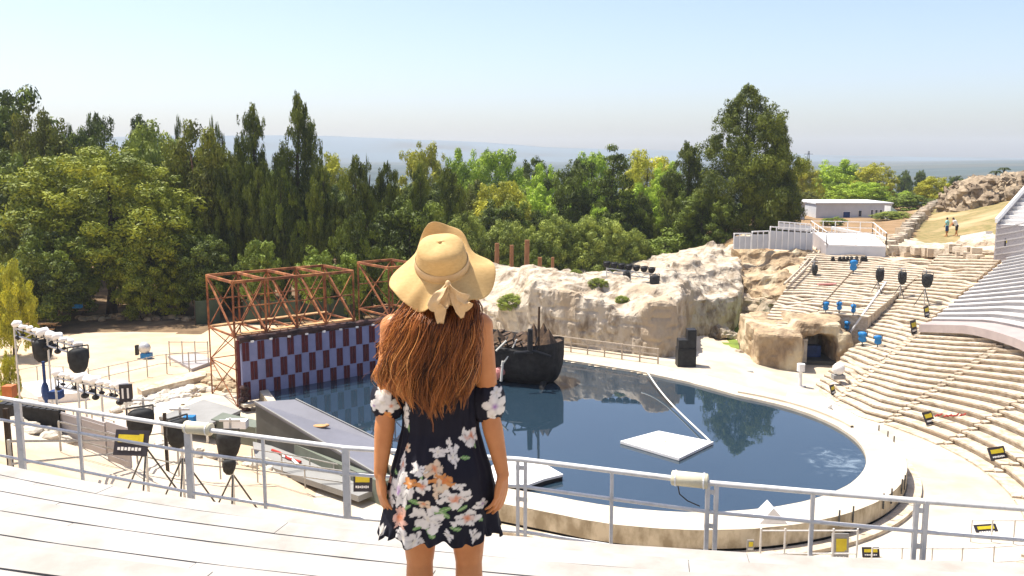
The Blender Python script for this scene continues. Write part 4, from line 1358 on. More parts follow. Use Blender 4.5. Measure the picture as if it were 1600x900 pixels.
M['fence'] = mat('fence', (.50, .42, .32), (.42, .34, .25), 3, .7)
post_fence('stage_fence', 'low beige three rail fence along the foot of the carved rock face', [fa, fb], 1.0, (.98, .62, .28), 8, M['fence'], .09, .07)

# black loudspeakers
sp0 = at(1071, 571, .9)
def loudspeaker(x, y, z, w_, d_, h_, label, hz=.0):
    t = empty('loudspeaker', (x, y, z), hz, None)
    b = MB(); b.box((0, 0, h_ / 2), (w_, d_, h_)); c = b.build('cabinet', M['black'], None); c.parent = t
    b = MB(); b.box((0, -d_ / 2 - .012, h_ / 2), (w_ * .86, .02, h_ * .86)); c = b.build('grille', M['blackcloth'], None); c.parent = t
    return tag(t, label, 'loudspeaker')
loudspeaker(sp0.x, sp0.y, .9, 1.15, .9, 1.15, 'lowest and widest black loudspeaker on the white floor by the rock')
loudspeaker(sp0.x - .22, sp0.y, 2.053, .62, .8, .55, 'small black loudspeaker on the left of the stack by the rock')
loudspeaker(sp0.x + .3, sp0.y, 2.053, .55, .75, 1.2, 'tall narrow black loudspeaker on top of the stack by the rock')
b = MB(); q = at(1155, 582, floor_z(15, 58) + .03); b.box(q, (1.1, .5, .03)); b.box(q + Vector((.5, .3, .0)), (.9, .25, .02)); tag(b.build('floor_hatch', M['stagegrey'], loc=q), 'small grey hatch in the white floor right of the loudspeakers', 'hatch')
# white bollard lamp at the mouth of the passage
q = at(1250, 606, .06); t = empty('floor_lamp', q, 0, 'white pedestal lamp on the floor in front of the rock passage', 'lamp')
b = MB(); b.tube([q, q + Vector((0, 0, .12))], .35, 12); b.build('base', M['greywood'], t)
b = MB(); b.tube([q + Vector((0, 0, .1)), q + Vector((0, 0, 1.0)), q + Vector((0, 0, 1.05)), q + Vector((0, 0, 1.5))], [.12, .1, .24, .24], 12); b.build('head', M['white'], t)
q = at(1310, 586, 1.0); t = empty('round_lamp', q, 0, 'round white covered lamp sitting on the seats right of the passage', 'lamp')
b = MB(); b.ball(q + Vector((0, 0, .38)), (.37, .33, .38), 14, 9); b.build('head', M['white'], t, smooth=True)
b = MB(); b.box(q + Vector((0, 0, -.1)), (.7, .5, .25)); b.build('base', M['stagegrey'], t)
# white plinth steps at the edge of the floor
b = MB(); P_ = [at(1232, 612, .3), at(1300, 632, .3), at(1290, 640, .3), at(1228, 622, .3)]
b.prism([(v.x, v.y) for v in P_][::-1], .04, .34); tag(b.build('white_block', M['white'], loc=P_[0]), 'long white block lying on the floor at the foot of the seating', 'block')

# ------------------------------------------------------------ floodlights
def surf(px, py):
    """where the line of sight meets the seating or the ground"""
    d = ray(px, py); t = 4.0
    while t < 400:
        p = Vector((0, 0, CH)) + d * t
        R, th = polar(p.x, p.y)
        z = max(ground(p.x, p.y), (bowl(R, th) if -105 < th < 63 and R > 14.5 and R < 41 else -9))
        if p.z < z: return p
        t += .1
    return at(px, py, 0)
def lamp_proto(name, m, w_, h_, stem, cloth=True):
    t = empty(name, (0, 0, 0))
    b = MB()
    if cloth:   # a bagged lamp head: broad flat top, pointed bottom
        prof = [(-1, .10), (-.88, .5), (-.5, .85), (0, 1.0), (.55, 1.0), (.86, .95), (1, .6)]
    else: prof = [(-1, .2), (-.8, .75), (-.4, .9), (.1, .7), (.3, .95), (.8, 1.0), (1, .5)]
    n = 12; vs = []; fs = []
    for z, r in prof:
        for k in range(n):
            a = 2 * math.pi * k / n
            rr = r * (1 + .08 * math.sin(3 * a + z * 3))
            vs.append((math.cos(a) * rr * w_ / 2, math.sin(a) * rr * w_ / 2 * .7, stem + h_ / 2 + z * h_ / 2))
    for i in range(len(prof) - 1):
        for k in range(n): fs.append((i * n + k, i * n + (k + 1) % n, (i + 1) * n + (k + 1) % n, (i + 1) * n + k))
    fs += [tuple(range(n - 1, -1, -1)), tuple((len(prof) - 1) * n + k for k in range(n))]
    b.raw(vs, fs); c = b.build('head', m, None, smooth=True); c.parent = t
    b = MB(); b.beam((-w_ * .5, 0, stem + h_ * .55), (-w_ * .5, 0, stem + h_ * 1.08), .04); b.beam((w_ * .5, 0, stem + h_ * .55), (w_ * .5, 0, stem + h_ * 1.08), .04); b.beam((-w_ * .5, 0, stem + h_ * 1.08), (w_ * .5, 0, stem + h_ * 1.08), .05)
    c = b.build('bracket', M['darksteel'], None); c.parent = t
    if stem > .05:
        b = MB(); b.tube([(0, 0, 0), (0, 0, stem + .1)], .035, 6)
        for k in range(3):
            a = k * 2.09 + .5; b.tube([(math.cos(a) * stem * .45, math.sin(a) * stem * .45, -.02), (0, 0, stem * .5)], .022, 5)
        c = b.build('stand', M['darksteel'], None); c.parent = t
    return t
first = None
blues = [(1333, 428, 18, 'blue covered spotlight high on the seating, alone near the white platform', 0, .9),
         (1290, 489, 12, 'blue covered spotlight, left one in the row of three', 0, 0), (1311, 489, 12, 'blue covered spotlight, middle one in the row of three', 0, 0), (1333, 493, 12, 'blue covered spotlight, right one in the row of three', 0, 0),
         (1323, 519, 12, 'blue covered spotlight directly above another by the pale stair', 0, 0), (1323, 536, 12, 'blue covered spotlight directly below another by the pale stair', 0, 0),
         (1347, 540, 14, 'blue covered spotlight with wide head, in the lower row', 0, 0), (1371, 543, 12, 'rightmost blue covered spotlight', 0, 0)]
bp0 = lamp_proto('covered_spotlight', M['blue'], .62, .72, .22, False)
for i, (px, py, w_, lab, _, lift) in enumerate(blues):
    o = bp0 if i == 0 else copy_tree(bp0)
    p = surf(px, py); o.location = p; s_ = w_ / 12 * .85 if i else 1.05; o.scale = (s_, s_, s_ if i else 1.2); o.rotation_euler.z = .4 * i
    tag(o, lab, 'spotlight', 'blue covered spotlights on the seating')
def hung(px, py, hpx, Y, lab, protoh, grp):
    """floodlight whose centre is seen at px, py at the depth Y"""
    o = copy_tree(protoh); p = aty(px, py, Y); L = (p - Vector((0, 0, CH))).length
    s_ = hpx / FPX * L / 1.0
    o.scale = (s_, s_, s_); o.location = p - Vector((0, 0, .5 * s_)); o.rotation_euler.z = (px % 7) * .2
    tag(o, lab, 'floodlight', grp)
    return o, p
hp = lamp_proto('floodlight', M['blackcloth'], .78, 1.0, 0.0, True)
GB = 'black covered floodlights on stands and rigs'
def stand_for(p, lab, legs=True, m=None):
    z0 = ground(p.x, p.y)
    R, th = polar(p.x, p.y)
    if -105 < th < 63 and R < 45: z0 = max(z0, bowl(R, th))
    t = empty('light_stand', (p.x, p.y, z0), 0, lab, 'stand'); b = MB()
    b.tube([(p.x, p.y + .25, z0 - .1), (p.x, p.y + .25, p.z + .75)], .04, 6); b.build('pole', m or M['steel'], t)
    h = p.z - z0
    if legs:
        for k in range(3):
            a = k * 2.094 + .7; b = MB()
            b.tube([(p.x + math.cos(a) * h * .4, p.y + .25 + math.sin(a) * h * .4, z0 - .15), (p.x, p.y + .25, z0 + h * .65)], .028, 5); b.build('leg', m or M['darksteel'], t)
    b = MB(); b.beam((p.x - .3, p.y + .22, p.z + .68), (p.x + .3, p.y + .22, p.z + .68), .05); b.build('crossbar', m or M['steel'], t)
    return t
firstused = False
for px, py, hpx, Y, lab, sl_ in (
        (220, 664, 46, 25.0, 'large black covered floodlight left of the cream rail cover', 'stand of the floodlight left of the cream rail cover'),
        (278, 678, 44, 25.5, 'narrow black floodlight immediately left of the cream rail cover', 'stand of the floodlight just behind the cream rail cover'),
        (357, 697, 44, 24.5, 'black floodlight with grey sheen right of the cream rail cover', 'stand of the floodlight right of the cream rail cover'),
        (358, 730, 24, 24.2, 'small black lamp hanging below the floodlight right of the rail cover', None),
        (1375, 431, 19, 66, 'black floodlight on the seating, left one of three in a row', 'stand of the left floodlight of three on the seating'),
        (1410, 435, 19, 65, 'black floodlight on the seating, middle one of three in a row', 'stand of the middle floodlight of three on the seating'),
        (1449, 439, 20, 62, 'black floodlight on the seating, right one of three in a row', 'stand of the right floodlight of three on the seating'),
        (1273, 422, 16, 72, 'small black floodlight on the brown ledge left of the seating', 'stand of the lone floodlight at the edge of the rock ledges')):
    o, p = hung(px, py, hpx, Y, lab, hp, GB)
    if sl_: stand_for(p, sl_)
_hp_used = True
# the pair over the outcrop on a small light bar
def light_bar(label, pts, lamps, mpost, drop_to, npost=3, lampm='white', lr=.22, ll=.55, step=None, under=None):
    t = empty('light_rig', (pts[0].x, pts[0].y, drop_to), 0, label, 'lighting rig')
    a, e = pts
    b = MB(); 
    for dz in (0, -.32): b.tube([a + Vector((0, 0, dz)), e + Vector((0, 0, dz))], .04, 6)
    n = int((e - a).length / .5)
    for i in range(n): b.tube([a.lerp(e, i / n) + Vector((0, 0, -.32 * (i % 2))), a.lerp(e, (i + 1) / n) + Vector((0, 0, -.32 * ((i + 1) % 2)))], .022, 5)
    b.build('truss', mpost, t)
    for k in range(npost):
        p = a.lerp(e, k / (npost - 1)); b = MB(); b.tube([(p.x, p.y, drop_to - .3), (p.x, p.y, p.z + .1)], .045, 6); b.build('post', mpost, t)
    return t
a_, e_ = aty(948, 419, 66.5), aty(1024, 429, 65)
light_bar('slim lighting bar with small lamps standing on top of the rock outcrop', (a_, e_), 5, M['steel'], 4.6)
pz = lamp_proto('small_spotlight', M['black'], .5, .42, 0, True)
for i in range(7):
    p = a_.lerp(e_, i / 6.5); o = pz if i == 0 else copy_tree(pz)
    o.location = (p.x, p.y - .05, p.z + .06); tag(o, 'one of the small dark spotlights on the bar above the rock outcrop', 'spotlight', 'small spotlights on the bar above the rock')
hung(979, 434, 20, 65.6, 'black floodlight over the rock outcrop, left one of two', hp, GB)
hung(1023, 440, 20, 64.5, 'black floodlight over the rock outcrop, right one of two', hp, GB)

# rigs on the left with bags of white covered lamps
def white_row(a, e, n, grp, lab, r=.19, droop=.0):
    for i in range(n):
        p = a.lerp(e, (i + .5) / n)
        t = empty('covered_lamp', (0, 0, 0))
        b = MB(); b.tube([(-r * .95, -.1, .02), (-r * .5, 0, .1), (r * .4, .05, .12), (r * .95, .05, .0)], [r * .5, r * .85, r * .8, r * .4], 9); c = b.build('cover', M['white'], None, smooth=True); c.parent = t
        b = MB(); b.tube([(0, 0, 0), (0, 0, -.45)], .03, 5); b.ball((0, 0, -.5), (.13, .13, .10), 8, 6); c = b.build('lamp', M['black'], None); c.parent = t
        t.location = p + Vector((0, 0, .10)); t.rotation_euler = (.25 * math.sin(i * 4.1), .2 * math.sin(i * 2.7), -.5 + .5 * math.sin(i * 2.1)); q_ = .9 + .2 * math.sin(i * 5.3); t.scale = (q_ * 1.1, q_, q_ * (.9 + .15 * math.cos(i * 3.1)))
        tag(t, lab, 'lamp', grp)
a_, e_ = aty(22, 512, 36), aty(128, 545, 34.5)
g0 = ground(a_.x, 36)
light_bar('upper lighting rig with a bar of white wrapped lamps at the left edge', (a_, e_), 5, M['steel'], g0, 3)
white_row(a_, e_, 10, 'white wrapped lamps on the upper left rig', 'one of the white wrapped lamps packed along the upper left rig')
hung(67, 549, 33, 35.4, 'black covered floodlight hanging under the upper left rig, left one', hp, GB)
hung(123, 564, 36, 34.4, 'black covered floodlight with pointed bottom at the right end of the upper left rig', hp, GB)
a_, e_ = aty(86, 590, 32), aty(196, 612, 30)
light_bar('lower lighting rig with a row of white wrapped lamps above the grey boards', (a_, e_), 5, M['steel'], ground(a_.x, 32), 4)
white_row(a_, e_, 11, 'white wrapped lamps on the lower left rig', 'one of the white wrapped lamps along the lower left rig')
p = aty(197, 614, 30); b = MB(); b.box(p, (.42, .12, .62), rz=.3); b.cur = 1; 
b2 = empty('number_board', p - Vector((0, 0, .3)), 0, 'small dark board with two white strokes at the end of the lower left rig', 'board')
b.build('panel', [M['signblack']], b2)
b = MB(); b.box(p + Vector((-.08, -.09, 0)), (.06, .02, .36), rz=.3); b.build('white_stroke', M['white'], b2); b = MB(); b.box(p + Vector((.08, -.04, 0)), (.06, .02, .36), rz=.3); b.build('white_stroke', M['white'], b2)
# grey boards, crates and cases below
def gbox(name, px0, px1, py0, py1, Y, m, label, cat, d=.3, rz=0.0):
    a = aty(px0, py1, Y); c = aty(px1, py0, Y)
    b = MB(); b.box(((a.x + c.x) / 2, Y, (a.z + c.z) / 2), (abs(c.x - a.x), d, abs(c.z - a.z)), rz=rz)
    return tag(b.build(name, m, loc=((a.x + c.x) / 2, Y, a.z)), label, cat)
for i in range(3):
    a = aty(90 + i * 38, 642 + i * 8, 31.5 - i * .8); z1 = a.z; c = aty(127 + i * 38, 650 + i * 8, 30.7 - i * .8)
    b = MB(); zb = min(ground(a.x, a.y), z1 - .9)
    b.beam(Vector((a.x, a.y, (z1 + zb) / 2)), Vector((c.x - .03, c.y, (z1 + zb) / 2)), .06, z1 - zb)
    for k in range(4): b.beam(Vector((a.x, a.y - .045, zb + .2 + k * .28)), Vector((c.x - .03, c.y - .045, zb + .2 + k * .28)), .03, .03)
    tag(b.build('board_panel', M['hoard'], loc=(a.x, a.y, zb)), ('left', 'middle', 'right')[i] + ' one of three grey board panels below the lower left rig', 'panel', 'grey board panels below the lower left rig')
cs = random.Random(5)
for i in range(9):
    px = 4 + i * 10.5; gbox('equipment_case', px, px + 8.5, 628 + i * 1.3, 650 + i * 2.2 + cs.uniform(-2, 3), 31.5, M['black'], 'one of the black equipment cases in a row behind the railing at the left edge', 'case', .5)['group'] = 'black equipment cases at the left edge'
gbox('orange_pot', 8, 22, 602, 620, 35, M['orange'], 'orange box at the left edge below the yellow shrub', 'box', .4)
gbox('blue_box', 80, 96, 610, 622, 33, M['bluedark'], 'dark blue box left of the white wrapped lamps', 'box', .4)
b = MB(); q = aty(70, 600, 34); b.tube([(q.x, q.y, q.z - 2.2), (q.x, q.y, q.z + .9)], .06, 7); b.ball((q.x, q.y, q.z - .3), (.16, .14, .4), 7, 6); b.ball((q.x - .1, q.y, q.z - 1.5), (.2, .16, .35), 7, 6); tag(b.build('cable_mast', M['bluedark'], loc=(q.x, q.y, q.z - 2.2)), 'dark pole wound with blue cable left of the white wrapped lamps', 'pole')
# follow spot lying on the sandy ground
q = at(226, 560, .0); t = empty('ground_spotlight', q, 0, 'small spotlight with blue base alone on the sandy ground', 'spotlight')
b = MB(); b.ball(q + Vector((.05, 0, .75)), (.42, .35, .42), 12, 8); b.build('head', M['steel'], t, smooth=True)
b = MB(); b.box(q + Vector((.15, 0, .22)), (.7, .5, .34)); b.build('base', M['blue'], t)
b = MB(); b.box(q + Vector((-.5, 0, .6)), (.18, .3, .7)); b.build('shutter', M['black'], t)

# grey square stage platform with legs
P_ = [at(x, y, .95) for x, y in ((248, 651), (318, 624), (376, 641), (324, 664))]
t = empty('grey_platform', P_[3], 0, 'grey square stage platform on legs left of the ramp', 'platform'); t.location.z = 0.0
b = MB(); b.prism([(v.x, v.y) for v in P_][::-1], .80, .95); b.build('deck', M['stagegrey'], t)
b = MB(); c = sum(P_, Vector()) / 4; b.prism([(c.x + (v.x - c.x) * .985, c.y + (v.y - c.y) * .985) for v in P_][::-1], .62, .797); b.build('edge_frame', M['black'], t)
for v in P_:
    b = MB(); q = c + (v - c) * .93; b.beam((q.x, q.y, -.1), (q.x, q.y, .62), .12); b.build('leg', M['steel'], t)
gbox('white_fixture', 352, 386, 656, 668, 40, M['white'], 'white instrument case between the grey platform and the ramp', 'case', .5)
gbox('blue_fixture', 288, 304, 650, 660, 41, M['blue'], 'bright blue item at the near corner of the grey platform', 'box', .4)

# thin rails and scaffolding handrails in the sandy slope beyond the main railing
def gp(px, py, dz=0.0):
    p = atg(px, py); p.z += dz; return p
M['thin'] = mat('thin', (.46, .45, .41), (.34, .32, .28), 9, .5, metal=.2)
post_fence('handrail', 'thin metal handrail rising from left to right across the sandy slope', [gp(20, 768), gp(170, 735), gp(300, 705)], 1.0, (1.0, .55), 4, M['thin'], .05, .045)
post_fence('handrail', 'thin metal handrail falling to the right below the floodlights', [gp(95, 705), gp(260, 742), gp(420, 755), gp(560, 775)], 1.0, (1.0, .5), 7, M['thin'], .05, .045)
post_fence('handrail', 'thin metal handrail in front of the ramp boarding', [gp(395, 735), gp(480, 748), gp(600, 775)], .95, (.95, .5), 6, M['thin'], .05, .04)
post_fence('handrail', 'thin metal handrail climbing towards the equipment cases', [gp(10, 640), gp(90, 655), gp(180, 690)], .9, (.9, .5), 5, M['thin'], .05, .04)
post_fence('sand_fence', 'light post and wire fence crossing the sandy ground left of the scaffold', [gp(140, 612), gp(250, 585), gp(330, 578)], 1.3, (1.28, .7), 7, M['thin'], .06, .04)
post_fence('sand_fence', 'pale frame fence on the sand just left of the rusty scaffold', [gp(266, 572), gp(326, 572)], 1.7, (1.66, .9), 4, M['thin'], .06, .05)
post_fence('sand_fence', 'faint fence line near the left edge on the sand', [gp(10, 612), gp(70, 600), gp(140, 606)], 1.2, (1.2,), 4, M['thin'], .05, .035)
for (x0, y0, h, lab) in ((18, 745, 1.6, 'short dark wooden stake at the left edge of the sandy slope'), (262, 735, 2.2, 'dark steel stake below the large floodlight')):
    p = gp(x0, y0); b = MB(); b.beam(p - Vector((0, 0, .2)), p + Vector((0, 0, h)), .1); tag(b.build('stake', M['bark'], loc=p), lab, 'stake')
# low walls of loose stone
def stone_line(px, n, label, r=.35, seed=0, m='rockw', spread=1.0):
    rg = random.Random(seed); b = MB()
    P = [gp(*q) for q in px]
    tot = [0]
    for a, c in zip(P, P[1:]): tot.append(tot[-1] + (c - a).length)
    for i in range(n):
        s_ = tot[-1] * i / (n - 1)
        k = max(j for j in range(len(P)) if tot[j] <= s_ + 1e-6); k = min(k, len(P) - 2)
        p = P[k].lerp(P[k + 1], (s_ - tot[k]) / (tot[k + 1] - tot[k]))
        p = p + Vector((rg.uniform(-1, 1) * r * spread, rg.uniform(-1, 1) * r * spread, 0))
        q = r * rg.uniform(.5, 1.25); z = ground(p.x, p.y)
        o = len(b.v)
        b.ball((p.x, p.y, z + q * .2), (q * rg.uniform(.8, 1.3), q, q * rg.uniform(.45, .8)), 7, 5)
        for v in range(o, len(b.v)):
            d = .22 * q * noise.noise(Vector(b.v[v]) * 2.1 / q)
            b.v[v] = (b.v[v][0] + d, b.v[v][1] - d, b.v[v][2] + d * .6)
    o = b.build('rubble', M[m], loc=P[0]); tag(o, label, 'rubble', kind='stuff')
    return o
stone_line(((40, 668), (100, 690), (165, 705)), 90, 'loose stones scattered over the sandy slope below the grey boards', .28, 1, spread=2)
stone_line(((250, 690), (300, 715), (360, 720), (430, 735)), 70, 'loose stones scattered below the black floodlights', .25, 2, spread=2.2)
stone_line(((205, 640), (250, 622), (330, 610)), 60, 'white broken stones behind the grey platform', .35, 3, 'rockw', 2)
stone_line(((300, 592), (345, 598), (380, 615)), 40, 'dark broken stones at the feet of the rusty scaffold', .35, 4, 'tan', 1.6)
stone_line(((560, 470), (600, 468), (640, 470), (690, 472)), 40, 'brown stones of a low wall behind the woman', .6, 5, 'tan', 1)
stone_line(((120, 500), (200, 497), (300, 500)), 60, 'brown stones and roots lying under the trees', .35, 6, 'tan', 3)
def slab(pts_, z0, h, m, name, label, cat):
    P = [atg(x, y) for x, y in pts_]; b = MB(); z = min(v.z for v in P)
    b.prism([(v.x, v.y) for v in P][::-1], z - .3, z + h)
    return tag(b.build(name, M[m], loc=P[0]), label, cat)
slab(((215, 616), (300, 592), (322, 590), (322, 596), (222, 622)), 0, .45, 'stone', 'stone_kerb', 'low beige stone kerb on the sand above the grey platform', 'kerb')
slab(((225, 610), (282, 602), (330, 608), (300, 618), (236, 632)), 0, .18, 'white', 'stone_slab', 'white flat slab behind the grey platform', 'slab')
slab(((205, 645), (262, 628), (300, 622), (262, 644), (218, 656)), 0, .15, 'white', 'stone_slab', 'white slab touching the left corner of the grey platform', 'slab')
slab(((30, 610), (85, 600), (140, 625), (60, 632)), 0, .5, 'white', 'stone_slab', 'white sheet of boards behind the equipment cases', 'slab')
slab(((262, 560), (310, 556), (335, 568), (300, 582)), 0, .25, 'hoard', 'stone_slab', 'pinkish grey pad inside the fenced area on the sand', 'slab')
# green netting behind the scaffold
for (x0, x1, yb, h, lab) in ((306, 345, 508, 2.0, 'short dark green netting fence left of the rusty scaffold'), (382, 470, 507, 2.0, 'dark green netting fence seen through the left of the scaffold'), (472, 560, 500, 1.6, 'dark green netting fence seen through the right of the scaffold')):
    a, c = at(x0, yb, 0), at(x1, yb - 4, 0); b = MB(); b.beam(a + Vector((0, 0, h / 2)), c + Vector((0, 0, h / 2)), .05, h)
    t = empty('netting_fence', a, 0, lab, 'fence'); b.build('netting', M['tarp'], t)
    for q in (0, .5, 1):
        b = MB(); p = a.lerp(c, q) + Vector((0, -.06, 0)); b.beam(p, p + Vector((0, 0, h + .1)), .08); b.build('post', M['bark'], t)
# blue things under the trees
gbox('blue_tarp', 115, 127, 475, 481, 74, M['blue'], 'small bright blue sheet on the ground under the broad tree', 'sheet', .5)
gbox('blue_tarp', 12, 26, 474, 488, 70, M['blue'], 'small blue sheet behind the yellow green bush at the left edge', 'sheet', .5)
for (px, py, l) in ((105, 490, 4.5), (215, 476, 5), (60, 520, 3)):
    p = at(px, py, 0); t = empty('picnic_table', p, .15, {105: 'brown bench table under the trees beside the blue sheet', 215: 'brown bench table behind the trunk of the broad tree', 60: 'brown bench table in the shade near the upper left rig'}[px], 'table')
    for (y, z, w_) in ((0, .75, .7), (.8, .42, .3), (-.8, .42, .3)):
        b = MB(); b.box((0, y, z), (l, w_, .07)); c = b.build('top' if y == 0 else 'seat', M['plank'], None); c.parent = t
    for s_ in (-1, 1):
        b = MB(); b.box((s_ * l * .35, 0, .36), (.1, 1.7, .08)); b.box((s_ * l * .35, 0, .35), (.1, .1, .7)); b.box((s_ * l * .35, .7, .18), (.1, .1, .36)); b.box((s_ * l * .35, -.7, .18), (.1, .1, .36)); c = b.build('leg', M['bark'], None); c.parent = t

# ------------------------------------------------------------ yellow and black signs
def sign(px, py, wpx, hpx, label, p=None, lean=-.6, rz=0.0, grey=False, Y=None, bold=True):
    if Y: p = aty(px, py, Y)
    else: p = p or surf(px, py + hpx * .6)
    L = (p - Vector((0, 0, CH))).length
    w_ = wpx / FPX * L; h_ = hpx / FPX * L
    t = empty('sign', (p.x, p.y, p.z), 0)
    b = MB(); b.box((0, 0, h_ / 2), (w_, .05, h_)); c = b.build('board', M['signgrey'] if grey else M['signblack'], None); c.parent = t
    b = MB(); b.box((-w_ * .08 if not grey else 0, -.035, h_ * .66), (w_ * (.62 if not grey else .5), .02, h_ * (.30 if not grey else .38))); c = b.build('yellow_field', M['yellow'], None); c.parent = t
    b = MB(); b.box((w_ * .30, -.035, h_ * .68), (w_ * .13, .02, h_ * .34)); c = b.build('emblem', M['yellow'], None); c.parent = t
    b = MB()
    for k in range(7): b.box((-w_ * .34 + k * w_ * .105, -.034, h_ * .26), (w_ * .07, .016, h_ * (.11 + .03 * (k % 2))))
    c = b.build('lettering', M['white'], None); c.parent = t
    t.rotation_euler = (lean, 0, rz)
    return tag(t, label, 'sign')
sign(203, 712, 50, 36, 'largest black and yellow sign on the sandy slope left of the woman', Y=22.5, lean=-.35, rz=-.12)
sign(567, 768, 28, 28, 'dark grey and yellow sign immediately left of the woman behind the railing', Y=17, lean=-.2, rz=0)
sign(1455, 652, 20, 18, 'black and yellow sign on the stone seats next to the red stones', lean=-.5, rz=.55)
sign(1562, 708, 29, 18, 'black and yellow sign at the front of the seats near the right edge', lean=-.5, rz=.35)
sign(1544, 827, 32, 14, 'black and yellow sign low on the right, just above the railing', lean=-.7, rz=.15)
sign(1361, 864, 24, 14, 'small black and yellow sign on the floor beside the tall grey sign', p=at(1361, 871, .06), lean=-.3)
sign(1303, 608, 13, 15, 'small green and black sign at the foot of the stair right of the passage', lean=-.3, rz=.8)
sign(1580, 386, 17, 11, 'small black sign on the wall of the raised grey stand', p=Vector((41.35, 67.0, 7.0)) if False else None, Y=66.5, lean=0, rz=-.4)
sign(1429, 510, 16, 20, 'dark green sign on the stair beside the timber benches, lower one', lean=-.2, rz=.7)
sign(1449, 486, 14, 16, 'dark green sign on the stair beside the timber benches, upper one', lean=-.2, rz=.7)
q = at(1312, 886, .06); sg = sign(1312, 860, 24, 48, 'tall grey sign with yellow square standing on the floor at the bottom right', p=q, lean=-.1, grey=True)
q = at(1172, 862, .3); sign(1172, 860, 10, 18, 'narrow yellowish sign below the pool wall at the bottom', p=q, lean=0, grey=True)
q = at(754, 800, .3)
# red stones on the seats
p = surf(1482, 658); b = MB()
for k in range(8): b.tube([p + Vector((-.7 + k * .2, .1 * math.sin(k * 2), .25)), p + Vector((-.5 + k * .2, .1 * math.cos(k), .32 + .06 * (k % 2)))], .04, 5)
tag(b.build('red_tape', M['red'], loc=p), 'tangle of red and white tape on the stone seats beside a sign', 'tape')
p = surf(1292, 446); b = MB(); b.box(p + Vector((0, 0, .1)), (1.4, .3, .12)); tag(b.build('red_tape', M['pink'], loc=p), 'red strip on the upper seating below the white platform', 'tape')
# railings standing on the floor below the deck
post_fence('stair_railing', 'white stair railing on the floor below the pool wall at the bottom right', [at(1186, 905, .06), at(1226, 905, .06), at(1262, 905, .06), at(1298, 905, .06), at(1336, 905, .06)], 1.75, (1.7, .9), 5, M['paint'], .05, .04)
post_fence('floor_railing', 'thin pale railing crossing the floor at the bottom right', [at(1360, 905, .06), at(1420, 905, .06), at(1510, 905, .06), surf(1600, 900)], 1.1, (1.08, .55), 6, M['paint'], .04, .03)
post_fence('floor_railing', 'thin pale railing beside the low sign at the right edge', [surf(1516, 850), surf(1560, 850), surf(1620, 850)], .9, (.9,), 4, M['paint'], .04, .03)
q = at(1207, 858, .06); b = MB(); b.raw([q + Vector(v) for v in ((-.55, 0, .9), (.55, 0, .9), (0, .1, 1.5), (-.55, .9, .9), (.55, .9, .9), (0, .9, 1.5))], [(0, 2, 5, 3), (1, 4, 5, 2), (0, 1, 2), (3, 5, 4)])
b.box(q + Vector((-.5, .45, .45)), (.08, .8, .9)); b.box(q + Vector((.5, .45, .45)), (.08, .8, .9))
tag(b.build('small_hut', M['white'], loc=q), 'little white peaked cover at the foot of the pool wall', 'cover')
# white pipe rail beside the tunnel seats
a, c = surf(1306, 552), surf(1384, 442); b = MB()
pts = [surf(1306 + 78 * k / 10, 552 - 110 * k / 10) + Vector((0, 0, .35)) for k in range(11)]
b.tube([p - Vector((0, 0, .3)) for p in pts], .08, 6); tag(b.build('pale_kerb', M['white'], loc=pts[0]), 'pale straight edge strip climbing the seating beside the blue spotlights', 'kerb')
pts = [surf(x, y) + Vector((0, 0, .5)) for x, y in ((1235, 422 + 30), (1262, 425), (1278, 405), (1290, 380))]
b = MB(); b.tube(pts, .1, 6); b.tube([p - Vector((.5, 0, .1)) for p in pts], .1, 6); tag(b.build('stair_rail', M['fence'], loc=pts[0]), 'beige double rail climbing to the white platform', 'rail')

# ------------------------------------------------------------ upper right: balustrade, platform, buildings
def bal(px0, px1, py0t, py1t, hpx, Y0, Y1, label):
    a, c = aty(px0, py0t + hpx, Y0), aty(px1, py1t + hpx, Y1); h = hpx / FPX * Y0
    t = empty('balustrade', a, 0, label, 'balustrade')
    b = MB(); b.beam(a + Vector((0, 0, h * .40)), c + Vector((0, 0, h * .40)), .12, h * .8 + .0); b.build('panel', M['bldg'], t)
    b = MB(); b.beam(a + Vector((0, 0, h * .97)), c + Vector((0, 0, h * .97)), .16, .10); b.build('handrail', M['white'], t)
    n = int((c - a).length / .5)
    for k in range(n + 1):
        p = a.lerp(c, k / n); b = MB(); b.beam(p + Vector((0, -.09, 0)), p + Vector((0, -.09, h * .95)), .09); b.build('baluster', M['white'], t)
    return t
bal(1146, 1172, 364, 364, 25, 79, 79.5, 'short white balustrade left end, at the foot of the giant cypress')
bal(1174, 1200, 361, 360, 28, 79.6, 80.2, 'white balustrade section second from the left by the cypress')
bal(1202, 1268, 353, 357, 36, 80.4, 80.8, 'longest white balustrade section on the brown rock')
bal(1216, 1266, 346, 350, 12, 86, 86, 'white railing row behind the longest balustrade section')
# white walkway platform
P_ = [aty(1290, 404, 78), aty(1383, 408, 76.5)]
pf = empty('white_walkway', (P_[0].x, 78, P_[0].z), 0, 'white walkway platform with rails beside the seating at the top right', 'walkway')
a, c = P_; zt_ = a.z + 1.25
a = Vector((a.x, a.y, zt_)); c = Vector((c.x, c.y, zt_)); a2 = a + Vector((1.4, 8.5, .35)); c2 = c + Vector((2.0, 8.0, .35))
b = MB(); b.raw([a, c, c2, a2, a - Vector((0, 0, .12)), c - Vector((0, 0, .12)), c2 - Vector((0, 0, .12)), a2 - Vector((0, 0, .12))], [(0, 1, 2, 3), (0, 4, 5, 1), (1, 5, 6, 2), (2, 6, 7, 3), (3, 7, 4, 0)]); b.build('deck', M['white'], pf)
b = MB(); b.beam(a + Vector((0, .05, -.75)), c + Vector((0, .05, -.75)), .1, 1.25); b.build('front_panel', M['bldg'], pf)
